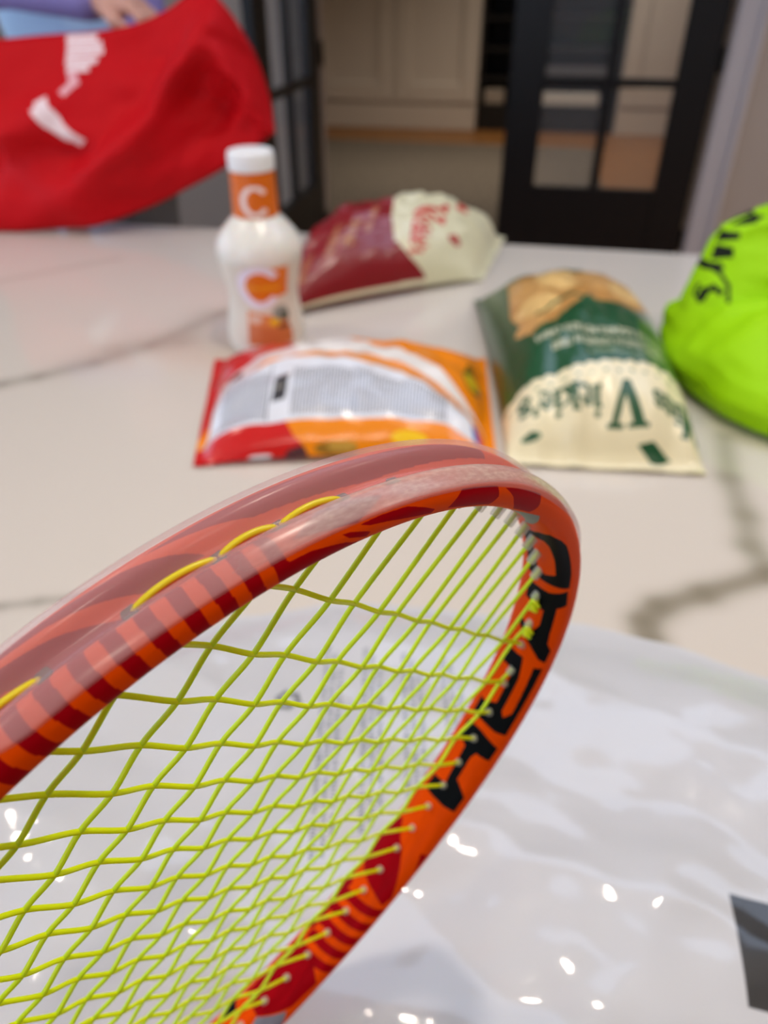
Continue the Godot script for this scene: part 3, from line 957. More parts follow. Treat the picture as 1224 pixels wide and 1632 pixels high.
# ------------------------------------------------------------------ clear plastic bag in front
func build_poly_bag() -> void:
	var nz := FastNoiseLite.new()
	nz.seed = 12
	nz.frequency = 1.0
	nz.fractal_octaves = 3
	var rg := FastNoiseLite.new()
	rg.seed = 40
	rg.frequency = 1.0
	rg.fractal_type = FastNoiseLite.FRACTAL_RIDGED
	rg.fractal_octaves = 3
	var far := [[-0.46, 0.27], [-0.42, 0.285], [-0.348, 0.308], [-0.268, 0.349], [-0.195, 0.414], [-0.111, 0.447], [-0.038, 0.452], [0.029, 0.453], [0.079, 0.456], [0.142, 0.446], [0.2145, 0.423], [0.33, 0.37], [0.42, 0.31]]
	var nu := 220
	var nv := 110
	var p := PackedVector3Array()
	var p2 := PackedVector3Array()
	var u := PackedVector2Array()
	for i in nu + 1:
		var a := lerpf(-0.455, 0.415, float(i) / nu)
		var df := 0.4
		for k in far.size() - 1:
			if a >= far[k][0] and a <= far[k + 1][0]:
				df = lerpf(far[k][1], far[k + 1][1], smoothstep(0, 1, (a - far[k][0]) / (far[k + 1][0] - far[k][0])) * 0.5 + 0.5 * (a - far[k][0]) / (far[k + 1][0] - far[k][0]))
		for j in nv + 1:
			var f := float(j) / nv
			var d := lerpf(0.098, df, f)
			var e := minf(minf(f, 1.0 - f) * 6.0, minf(float(i) / nu, 1.0 - float(i) / nu) * 14.0)
			var edge := smoothstep(0.0, 1.0, clampf(e, 0, 1))
			var big := 0.5 + 0.5 * nz.get_noise_2d(a * 5.0, d * 7.0)
			var wa := a + 0.030 * nz.get_noise_2d(a * 6.0 + 3.0, d * 6.0)
			var wd := d + 0.030 * nz.get_noise_2d(a * 6.0 - 8.0, d * 6.0 + 4.0)
			# flat facets between creases: tent folds in three directions
			var t1 := absf(fposmod((wa * 0.35 + wd) / 0.145 + 0.2, 1.0) - 0.5) * 2.0
			var t2 := absf(fposmod((wa - wd * 0.45) / 0.21, 1.0) - 0.5) * 2.0
			var t3 := absf(fposmod((wa * 0.8 + wd * 0.9) / 0.083 + 0.4, 1.0) - 0.5) * 2.0
			var r2 := rg.get_noise_2d(a * 16.0 + 7.0, d * 19.0)
			var y := 0.002 + edge * (0.010 * big + 0.0085 * t1 + 0.0060 * t2 + 0.0016 * t3 * t1 + 0.0004 * (r2 + 1.0)) + 0.0006 * (r2 + 1.0) * (1.0 - edge)
			p.append(Vector3(a, TOP + y, -d))
			p2.append(Vector3(a, TOP + 0.0006, -d))
			u.append(Vector2((a + 0.46) / 0.88, (0.46 - d) / 0.37))
	var b := MB.new()
	b.grid(p, nu, nv, false, false, u, Vector3.UP)
	var P := Paint.new(1760, 740, c8(212, 213, 216))
	var ink := c8(112, 118, 132)
	var say := ["WARNING: To avoid danger of suffocation, keep this plastic bag", "away from babies and children. Do not use this bag in cribs,", "beds, carriages or playpens. This bag is not a toy."]
	for col in 4:
		for row in 3:
			# columns run away from the viewer, turned a little from the island's edge
			var cx := -0.100 + col * 0.0270 + row * 0.0056
			P.text(say[row], [(cx + 0.46) / 0.88, (0.46 - (0.30 - col * -0.012)) / 0.37], 6.6, 79 + 180, ink, "Droid Sans Bold", 1.22 - col * 0.17)
	# recycling mark: three bent arrows in a triangle
	var rc := Vector2((-0.130 + 0.46) / 0.88, (0.46 - 0.325) / 0.37)
	for k in 3:
		var pts := []
		for q in [[-0.55, 0.85], [0.35, 0.85], [0.62, 0.4]]:
			var v := Vector2(q[0], q[1]).rotated(TAU * k / 3.0) * 16.0
			pts.append([rc.x + v.x / 1760.0, rc.y + v.y / 740.0])
		P.lines(pts, 7.0, c8(110, 114, 116))
	var rx := (0.150 + 0.46) / 0.88
	P.pn([[rx, (0.46 - 0.2405) / 0.37], [(0.226 + 0.46) / 0.88, (0.46 - 0.2405) / 0.37], [(0.226 + 0.46) / 0.88, (0.46 - 0.1845) / 0.37], [rx, (0.46 - 0.1845) / 0.37]], c8(16, 16, 18))
	var m := mat(Color(1, 1, 1, 0.86), 0.5)
	m.albedo_texture = P.tex()
	m.transparency = BaseMaterial3D.TRANSPARENCY_ALPHA
	m.clearcoat_enabled = true
	m.clearcoat = 0.85
	m.clearcoat_roughness = 0.07
	var t := thing("plastic_bag", "crinkled translucent plastic bag with a printed black square, flat on the worktop", "plastic bag", Transform3D(RB, Vector3.ZERO))
	obj("upper_film", b, m, t)
	var b2 := MB.new()
	b2.grid(p2, nu, nv, false, false, u, Vector3.UP)
	var m2 := mat(Color(0.95, 0.95, 0.96, 0.4), 0.35)
	m2.transparency = BaseMaterial3D.TRANSPARENCY_ALPHA
	obj("lower_film", b2, m2, t)

# ------------------------------------------------------------------ person and red tote
func smin(a: float, b: float, k: float) -> float:
	var h := maxf(k - absf(a - b), 0.0) / k
	return minf(a, b) - h * h * k * 0.25

# bones: [from, to, radius, radius, flatten z] joined smoothly, meshed as surface nets
func nets(bones: Array, k: float, cell: float) -> MB:
	var lo := Vector3.ONE * 1e9
	var hi := Vector3.ONE * -1e9
	for b in bones:
		var r := maxf(b[2], b[3]) + 2.5 * cell
		for e in 2:
			lo = lo.min(b[e] - Vector3.ONE * r)
			hi = hi.max(b[e] + Vector3.ONE * r)
	var nx := int((hi.x - lo.x) / cell) + 2
	var ny := int((hi.y - lo.y) / cell) + 2
	var nzz := int((hi.z - lo.z) / cell) + 2
	var f := PackedFloat32Array()
	f.resize(nx * ny * nzz)
	f.fill(1.0)
	for b in bones:
		var r := maxf(b[2], b[3]) + k + 2.0 * cell
		var a0: Vector3 = ((b[0] as Vector3).min(b[1]) - Vector3.ONE * r - lo) / cell
		var a1: Vector3 = ((b[0] as Vector3).max(b[1]) + Vector3.ONE * r - lo) / cell
		var pa: Vector3 = b[0]
		var ba: Vector3 = b[1] - pa
		var l2 := maxf(ba.length_squared(), 1e-9)
		var fl: float = b[4] if b.size() > 4 else 1.0
		for z in range(maxi(0, int(a0.z)), mini(nzz - 1, int(a1.z) + 1) + 1):
			for y in range(maxi(0, int(a0.y)), mini(ny - 1, int(a1.y) + 1) + 1):
				for x in range(maxi(0, int(a0.x)), mini(nx - 1, int(a1.x) + 1) + 1):
					var q := lo + Vector3(x, y, z) * cell - pa
					var h := clampf(q.dot(ba) / l2, 0.0, 1.0)
					var dd := q - ba * h
					dd.z /= fl
					var i := (z * ny + y) * nx + x
					f[i] = smin(f[i], dd.length() - lerpf(b[2], b[3], h), k)
	var idx := {}
	var out := MB.new()
	var corner := [0, 1, nx, nx + 1, nx * ny, nx * ny + 1, nx * ny + nx, nx * ny + nx + 1]
	for z in nzz - 1:
		for y in ny - 1:
			for x in nx - 1:
				var i := (z * ny + y) * nx + x
				var m := 0
				for c in 8:
					if f[i + corner[c]] < 0.0:
						m += 1
				if m == 0 or m == 8:
					continue
				var s := Vector3.ZERO
				var cnt := 0
				for c in 8:
					for bit in [1, 2, 4]:
						if c & bit:
							continue
						var e0: float = f[i + corner[c]]
						var e1: float = f[i + corner[c | bit]]
						if (e0 < 0.0) != (e1 < 0.0):
							var t := e0 / (e0 - e1)
							var pc := Vector3(c & 1, (c >> 1) & 1, (c >> 2) & 1)
							var pd := Vector3((c | bit) & 1, ((c | bit) >> 1) & 1, ((c | bit) >> 2) & 1)
							s += pc.lerp(pd, t)
							cnt += 1
				var g := Vector3.ZERO
				for c in 8:
					g += (Vector3(c & 1, (c >> 1) & 1, (c >> 2) & 1) - Vector3.ONE * 0.5) * f[i + corner[c]]
				idx[i] = out.v.size()
				out.v.append(lo + (Vector3(x, y, z) + s / cnt) * cell)
				out.n.append(g.normalized())
				out.uv.append(Vector2.ZERO)
	var st := [1, nx, nx * ny]
	for i in idx:
		for ax in 3:
			var o1: int = st[(ax + 1) % 3]
			var o2: int = st[(ax + 2) % 3]
			if (f[i] < 0.0) == (f[i + st[ax]] < 0.0):
				continue
			if not (idx.has(i - o1) and idx.has(i - o2) and idx.has(i - o1 - o2)):
				continue
			var q0: int = idx[i]
			var q1: int = idx[i - o1]
			var q2: int = idx[i - o1 - o2]
			var q3: int = idx[i - o2]
			var nn := (out.v[q2] - out.v[q0]).cross(out.v[q1] - out.v[q0])
			if nn.dot(out.n[q0] + out.n[q2]) > 0.0:
				out.ix.append_array([q0, q1, q2, q0, q2, q3])
			else:
				out.ix.append_array([q0, q2, q1, q0, q3, q2])
	return out

func build_person_and_tote() -> void:
	# person stands on the far side of the island, facing the viewer; local x = a, z towards the viewer
	var o := W(-1.13, 0.0, 1.98)
	var t := thing("person", "person in a light blue top with lavender sleeves, one hand holding up the red tote", "person", Transform3D(RB, o))
	var skin := mat(c8(214, 160, 140), 0.55)
	skin.subsurf_scatter_enabled = true
	skin.subsurf_scatter_strength = 0.1
	var sh_r := Vector3(-0.165, 1.40, 0.0)
	var el_r := Vector3(-0.03, 1.345, 0.265)
	var wr_r := Vector3(0.235, 1.307, 0.325)
	var sh_l := Vector3(0.165, 1.40, 0.0)
	var el_l := Vector3(0.19, 1.14, 0.06)
	var wr_l := Vector3(0.03, 1.10, 0.235)
	var body := [
		[Vector3(-0.08, 0.98, 0), Vector3(-0.1, 0.52, 0.01), 0.085, 0.058], [Vector3(-0.1, 0.52, 0.01), Vector3(-0.11, 0.09, -0.02), 0.056, 0.036],
		[Vector3(0.08, 0.98, 0), Vector3(0.1, 0.52, 0.01), 0.085, 0.058], [Vector3(0.1, 0.52, 0.01), Vector3(0.11, 0.09, -0.02), 0.056, 0.036],
		[Vector3(-0.11, 0.045, -0.03), Vector3(-0.12, 0.035, 0.13), 0.04, 0.03], [Vector3(0.11, 0.045, -0.03), Vector3(0.12, 0.035, 0.13), 0.04, 0.03],
		[Vector3(-0.07, 0.98, 0), Vector3(0.07, 0.98, 0), 0.12, 0.12, 0.85], [Vector3(0, 1.0, 0), Vector3(0, 1.22, 0.0), 0.125, 0.12, 0.8],
		[Vector3(-0.06, 1.27, 0), Vector3(0.06, 1.27, 0), 0.115, 0.115, 0.85], [Vector3(-0.13, 1.40, 0), Vector3(0.13, 1.40, 0), 0.06, 0.06],
		[Vector3(0, 1.40, 0), Vector3(0, 1.52, 0.015), 0.055, 0.05], [Vector3(0, 1.60, 0.01), Vector3(0, 1.65, 0.005), 0.077, 0.092], [Vector3(0, 1.545, 0.045), Vector3(0, 1.58, 0.05), 0.04, 0.05],
		[Vector3(0, 1.60, 0.098), Vector3(0, 1.575, 0.112), 0.010, 0.014], [Vector3(-0.088, 1.59, 0), Vector3(-0.09, 1.62, -0.005), 0.012, 0.016], [Vector3(0.088, 1.59, 0), Vector3(0.09, 1.62, -0.005), 0.012, 0.016],
		[sh_r, el_r, 0.052, 0.042], [el_r, wr_r, 0.042, 0.028], [sh_l, el_l, 0.052, 0.042], [el_l, wr_l, 0.042, 0.028]]
	var bm := nets(body, 0.05, 0.016)
	# right hand, palm down over the tote's hem, fingers curling forward and down; local axes along the forearm
	var fx := (wr_r - el_r).normalized()
	var hand := []
	var palm := wr_r + fx * 0.045
	hand.append([wr_r - fx * 0.02, palm, 0.026, 0.030])
	for q in [[-0.022, 0.0], [0.0, 0.0], [0.022, 0.0]]:
		hand.append([palm + Vector3(0, 0, q[0]), palm + fx * 0.045 + Vector3(0, 0, q[0]), 0.017, 0.015])
	for k in 4:
		var b0 := palm + fx * 0.05 + Vector3(0, 0.002, -0.03 + k * 0.02)
		var ln: float = [0.032, 0.038, 0.040, 0.035][k]
		var b1 := b0 + (fx * 0.8 + Vector3(0, -0.45, 0.1)).normalized() * ln
		var b2 := b1 + (fx * 0.1 + Vector3(0, -1.0, 0.05)).normalized() * ln * 0.75
		var b3 := b2 + (fx * -0.7 + Vector3(0, -0.7, 0)).normalized() * ln * 0.6
		hand.append([b0, b1, 0.0095, 0.0088])
		hand.append([b1, b2, 0.0088, 0.0082])
		hand.append([b2, b3, 0.0082, 0.0075])
	var th0 := palm + Vector3(-0.01, -0.008, 0.03)
	var th1 := th0 + Vector3(0.03, -0.022, 0.02)
	var th2 := th1 + Vector3(0.035, -0.018, 0.0)
	hand.append([th0, th1, 0.013, 0.011])
	hand.append([th1, th2, 0.011, 0.009])
	var hm := nets(hand, 0.010, 0.0035)
	var lh := []
	var pl := wr_l + Vector3(0, -0.05, 0.01)
	lh.append([wr_l, pl, 0.026, 0.03])
	for k in 4:
		var c0 := pl + Vector3(0.0, -0.03, -0.03 + 0.02 * k)
		lh.append([pl + Vector3(0, 0, -0.02 + 0.013 * k), c0, 0.014, 0.011])
		lh.append([c0, c0 + Vector3(-0.004, -0.04, 0.002), 0.0095, 0.0088])
		lh.append([c0 + Vector3(-0.004, -0.04, 0.002), c0 + Vector3(-0.02, -0.066, 0.004), 0.0088, 0.0075])
	lh.append([pl + Vector3(0, 0, 0.025), pl + Vector3(-0.008, -0.045, 0.045), 0.013, 0.009])
	var lm := nets(lh, 0.010, 0.004)
	for h in [hm, lm]:
		var k0 := bm.v.size()
		bm.v.append_array(h.v)
		bm.n.append_array(h.n)
		bm.uv.append_array(h.uv)
		for i in h.ix:
			bm.ix.append(k0 + i)
	obj("body", bm, skin, t)
	var blue := mat(c8(176, 208, 238), 0.75)
	var top := [[Vector3(-0.06, 0.95, 0), Vector3(0.06, 0.95, 0), 0.145, 0.145, 0.85], [Vector3(0, 1.0, 0), Vector3(0, 1.22, 0), 0.145, 0.142, 0.82], [Vector3(-0.06, 1.27, 0), Vector3(0.06, 1.27, 0), 0.132, 0.132, 0.87], [Vector3(-0.13, 1.40, 0), Vector3(0.13, 1.40, 0), 0.07, 0.07]]
	obj("shirt", nets(top, 0.05, 0.018), blue, t).set_meta("label", "light blue top")
	var lav := mat(c8(150, 140, 205), 0.8)
	for s in [[sh_r, el_r, wr_r - fx * 0.02], [sh_l, el_l, wr_l + Vector3(0, 0.03, 0)]]:
		obj("sleeve", nets([[s[0], s[1], 0.066, 0.056], [s[1], s[2], 0.056, 0.043]], 0.02, 0.012), lav, t).set_meta("label", "lavender sleeve")
	var jeans := mat(c8(104, 100, 96), 0.85)
	obj("trousers", nets([[Vector3(-0.07, 0.94, 0), Vector3(0.07, 0.94, 0), 0.128, 0.128, 0.88], [Vector3(-0.08, 0.9, 0), Vector3(-0.1, 0.52, 0.01), 0.1, 0.075], [Vector3(-0.1, 0.52, 0.01), Vector3(-0.11, 0.1, -0.02), 0.075, 0.06], [Vector3(0.08, 0.9, 0), Vector3(0.1, 0.52, 0.01), 0.1, 0.075], [Vector3(0.1, 0.52, 0.01), Vector3(0.11, 0.1, -0.02), 0.075, 0.06]], 0.03, 0.018), jeans, t)
	obj("hair", nets([[Vector3(0, 1.64, -0.02), Vector3(0, 1.685, -0.012), 0.098, 0.098], [Vector3(-0.075, 1.62, -0.02), Vector3(-0.085, 1.47, -0.03), 0.04, 0.03], [Vector3(0.075, 1.62, -0.02), Vector3(0.085, 1.47, -0.03), 0.04, 0.03], [Vector3(0, 1.6, -0.06), Vector3(0, 1.47, -0.06), 0.07, 0.06]], 0.03, 0.012), mat(c8(62, 44, 34), 0.6), t)
	for s in [-1, 1]:
		var e := MB.new()
		e.tube(PackedVector3Array([Vector3(s * 0.033, 1.612, 0.078), Vector3(s * 0.033, 1.612, 0.0865), Vector3(s * 0.033, 1.612, 0.0885)]), [0.011, 0.009, 0.004], 12)
		obj("eye", e, mat(c8(60, 50, 44), 0.2), t)
	var mo := MB.new()
	mo.tube(PackedVector3Array([Vector3(-0.022, 1.545, 0.088), Vector3(0, 1.543, 0.096), Vector3(0.022, 1.545, 0.088)]), [0.003, 0.006, 0.003], 8)
	obj("mouth", mo, mat(c8(180, 100, 96), 0.5), t)

	# red tote, held up by its top hem, lower left corner resting on the worktop; columns of (a, y top, y bottom, d)
	var col := TOTE
	var n := 80
	var m := 30
	var nz := FastNoiseLite.new()
	nz.seed = 77
	nz.frequency = 1.0
	nz.fractal_octaves = 3
	var p := PackedVector3Array()
	var u := PackedVector2Array()
	for i in n + 1:
		var s := float(i) / n
		var f := s * (col.size() - 1)
		var k := mini(int(f), col.size() - 2)
		var g := f - k
		var q := []
		for c in 6:
			q.append(cubic_interpolate(col[k][c], col[k + 1][c], col[maxi(k - 1, 0)][c], col[mini(k + 2, col.size() - 1)][c], g))
		var th := 0.035 * smoothstep(0.0, 0.12, 1.0 - s) + 0.004
		for j in 2 * m + 1:
			var jj := j % (2 * m)
			var front := jj <= m
			var tt := float(jj) / m if front else 2.0 - float(jj) / m
			var a := lerpf(q[0], q[3], tt)
			var y := lerpf(q[1], q[4], tt)
			var d := lerpf(q[2], q[5], tt)
			var bulge := sin(PI * tt) * th
			var fold := 0.030 * exp(-pow(((s - 0.42) * 0.9 + (tt - 0.55) * 0.62) / 0.07, 2.0)) * smoothstep(0.05, 0.5, s)
			fold += 0.020 * exp(-pow(((s - 0.14) * 0.8 - (tt - 0.5) * 0.25) / 0.05, 2.0))
			fold -= 0.08 * exp(-pow((s - 0.03) / 0.06, 2.0) - pow((tt - 0.55) / 0.2, 2.0))
			fold += 0.016 * sin(s * 13.0 - tt * 5.0) * sin(PI * tt)
			fold += nz.get_noise_2d(s * 3.0, tt * 2.0) * 0.03 * sin(PI * tt)
			d += -(bulge + 1.7 * fold * smoothstep(0.0, 0.1, 1.0 - s)) if front else bulge * 0.6
			p.append(Vector3(a, maxf(y, TOP + 0.003), -d))
			u.append(Vector2(s, tt * 0.5 if front else 1.0 - tt * 0.5))
	var b := MB.new()
	b.grid(p, n, 2 * m, false, true, u)
	var P := Paint.new(1024, 1024, c8(200, 2, 16))
	var wh := c8(250, 226, 226)
	# white print down the side, blurred beyond reading in the photograph: kept as strokes of the same extent
	for q in [[[0.245, 0.012], [0.30, 0.014]], [[0.248, 0.03], [0.312, 0.032]], [[0.25, 0.048], [0.316, 0.05]], [[0.252, 0.066], [0.306, 0.07]], [[0.256, 0.084], [0.29, 0.086]]]:
		P.lines(q, 16.5, wh)
	P.lines([[0.262, 0.1], [0.268, 0.118], [0.255, 0.134]], 20.0, c8(240, 180, 186))
	P.lines([[0.215, 0.16], [0.235, 0.19], [0.25, 0.22], [0.285, 0.26]], 26.0, wh)
	P.lines([[0.205, 0.175], [0.225, 0.21], [0.262, 0.25]], 16.0, wh)
	var tm := mat(Color.WHITE, 0.65)
	tm.albedo_texture = P.tex()
	tm.metallic_specular = 0.3
	var tt2 := thing("tote_bag", "large red fabric tote with white lettering, held up above the far worktop edge", "bag", Transform3D(RB, Vector3.ZERO))
	obj("bag", b, tm, tt2)

# columns across the tote: a, y, d of its top hem, then a, y, d of its lower edge
const TOTE := [[-1.109, 1.243, 1.470, -1.177, 0.907, 1.385], [-1.019, 1.247, 1.493, -1.066, 0.915, 1.395], [-0.927, 1.254, 1.517, -0.953, 0.923, 1.423], [-0.847, 1.258, 1.537, -0.852, 0.935, 1.448], [-0.771, 1.270, 1.556, -0.760, 0.962, 1.469], [-0.710, 1.292, 1.570, -0.681, 0.997, 1.488], [-0.655, 1.321, 1.583, -0.616, 1.028, 1.503], [-0.612, 1.312, 1.595, -0.558, 1.062, 1.517], [-0.574, 1.255, 1.607, -0.527, 1.081, 1.525], [-0.548, 1.190, 1.615, -0.511, 1.092, 1.529], [-0.534, 1.101, 1.620, -0.505, 1.096, 1.530]]

# ------------------------------------------------------------------ racket
# string-bed coordinates in units of S metres: u across, v from the tip towards the handle, n away from the viewer
const S := 0.0010952
const RUC := -12.277
const RVC := 116.551
const RA := 106.741
const RBB := 156.177
const RE := 2.123
const RT := 5.44
const RN := 10.623
const RES := 2.475

func spow(x: float, e: float) -> float:
	return signf(x) * pow(absf(x), e)

func ring(th: float) -> Array:              # point and outward normal of the head's inner line
	var c := cos(th)
	var s := sin(th)
	var uu := RA * spow(c, 2.0 / RE)
	var vv := RBB * spow(s, 2.0 / RE)
	var g := Vector2(spow(uu / RA, RE - 1.0) / RA, spow(vv / RBB, RE - 1.0) / RBB).normalized()
	return [Vector2(RUC + uu, RVC + vv), g]

func section(th: float, ph: float, off: float) -> Vector3:     # surface of the hoop, with a string groove outside
	var q := ring(th)
	var deg := rad_to_deg(th)
	var k := 1.0 + 0.16 * exp(-pow((deg - 206.0) / 16.0, 2.0)) - 0.17 * exp(-pow((deg - 244.0) / 20.0, 2.0))
	var c := cos(ph)
	var r := (RT + RT * spow(c, 2.0 / RES)) * k
	var n := RN * spow(sin(ph), 2.0 / RES)
	var rn := Vector2(spow(c, 2.0 - 2.0 / RES) / RT, spow(sin(ph), 2.0 - 2.0 / RES) / RN).normalized()
	r += rn.x * off
	n += rn.y * off
	if c > 0.0:
		r -= 4.6 * exp(-pow(n / 2.8, 2.0))
	var p: Vector2 = q[0] + q[1] * r
	return Vector3(p.x, p.y, n) * S

func theta_u(deg: float) -> float:
	var t := deg if deg >= 195.0 else deg + 360.0
	return (t - 195.0) / 200.0 * 0.9 if t < 395.0 else 0.9 + (t - 395.0) / 160.0 * 0.1

func frame_paint() -> ImageTexture:
	var P := Paint.new(2048, 512, c8(228, 74, 0))
	var red := c8(156, 2, 16)
	var blk := c8(16, 19, 22)
	var put := func(pts: Array, c: Color) -> void:
		var q := []
		for p in pts:
			q.append([theta_u(p[0]), p[1] / 360.0])
		P.pn(q, c)
	# alternating bands on the near shoulder
	for k in 14:
		var c := 229.6 - 2.56 * k
		put.call([[c, 246.0], [c + 1.28, 246.0], [c + 1.0, 350.0], [c - 0.3, 350.0]], red)
	# long slanted patches on the far lobe
	var mauve := red
	for sh in [-360.0, 0.0]:
		for q in [[[196, 380], [203, 372], [209.5, 367], [218.5, 344], [223, 346], [214, 374], [205, 392]], [[203, 405], [214, 388], [221, 364], [226, 366], [220, 394], [209, 416]], [[222, 400], [231, 372], [243, 366], [262, 372], [262, 402], [244, 396], [232, 408]], [[212, 440], [224, 420], [252, 414], [262, 430], [262, 446], [226, 450]]]:
			var w2 := []
			for p in q:
				w2.append([p[0], p[1] + sh])
			put.call(w2, mauve)
	put.call([[229.9, 290.0], [229.9, 250.0], [238.5, 250.0], [236.5, 270.0], [233.0, 288.0]], red)
	put.call([[232.0, 320.0], [238.0, 300.0], [242.0, 330.0], [236.0, 350.0]], red)
	put.call([[236.2, 290], [237.0, 288], [239.2, 270], [238.8, 262], [236.8, 276]], red)
	put.call([[238.2, 294], [240.5, 296], [243.8, 294], [247.5, 268], [247.2, 258], [243.0, 270], [239.2, 284]], red)
	put.call([[249.6, 262], [251.5, 300], [257.5, 300], [257.9, 274], [257.0, 252], [252.8, 254]], red)
	put.call([[259.0, 296], [261.0, 274], [263.4, 240], [266.8, 248], [267.4, 270], [267.0, 300]], red)
	put.call([[264.0, 226], [269.5, 252], [273.0, 214], [277.5, 178]], c8(140, 150, 146))
	# lettering on the inner wall, four outlined capitals
	put.call([[282.0, 166], [278.2, 200], [277.5, 226], [279.8, 246], [282.0, 254], [287.5, 254], [290.8, 254], [294.8, 250], [295.0, 234], [295.2, 214], [295.5, 190], [295.8, 160], [294.6, 154], [286.0, 154]], blk)
	put.call([[282.4, 178], [281.6, 200], [282.8, 208], [286.8, 212], [292.0, 212], [293.4, 190], [293.6, 178], [287.0, 174]], c8(228, 74, 0))
	put.call([[298.2, 160], [297.6, 200], [295.6, 246], [299.5, 250], [300.7, 224], [307.0, 224], [309.5, 228], [310.8, 244], [313.6, 242], [313.5, 220], [311.5, 186], [309.0, 160], [307.6, 160], [309.0, 186], [306.5, 196], [302.8, 196], [302.6, 160]], blk)
	put.call([[315.3, 152], [315.0, 188], [319.2, 197], [326.6, 197], [327.4, 206], [325.8, 221], [315.5, 218], [315.0, 242], [330.0, 238], [330.5, 206], [330.5, 146], [327.4, 146], [327.4, 166], [326.0, 182], [318.6, 182], [318.4, 152]], blk)
	put.call([[332.5, 146], [332.0, 180], [332.8, 238], [335.5, 236], [335.8, 196], [337.0, 191], [341.5, 193], [343.2, 236], [346.0, 236], [346.5, 194], [346.6, 150], [344.0, 150], [343.5, 180], [342.0, 178], [336.2, 174], [335.4, 146]], blk)
	# red fields and bands lower down
	put.call([[353.8, 120], [353.0, 150], [356.5, 190], [362.0, 250], [363.6, 238], [362.9, 182], [362.2, 150], [361.0, 120]], red)
	put.call([[354.2, 262], [354.5, 230], [357.5, 256]], red)
	for k in 5:
		var c := 365.6 + 2.75 * k
		put.call([[c + 0.4, 150.0], [c + 1.9, 150.0], [c - 0.2, 262.0], [c - 1.7, 262.0]], red)
	put.call([[363.0, 120], [376.0, 120], [374.0, 150], [365.0, 150]], red)
	put.call([[376.4, 130], [376.8, 182], [379.0, 244], [384.0, 236], [389.5, 188], [389.0, 130]], red)
	put.call([[389.6, 188], [385.2, 232], [387.2, 262], [394.6, 262], [394.6, 206]], c8(128, 126, 140))
	put.call([[391.0, 90], [394.6, 90], [394.6, 150], [392.0, 150]], blk)
	return P.tex()

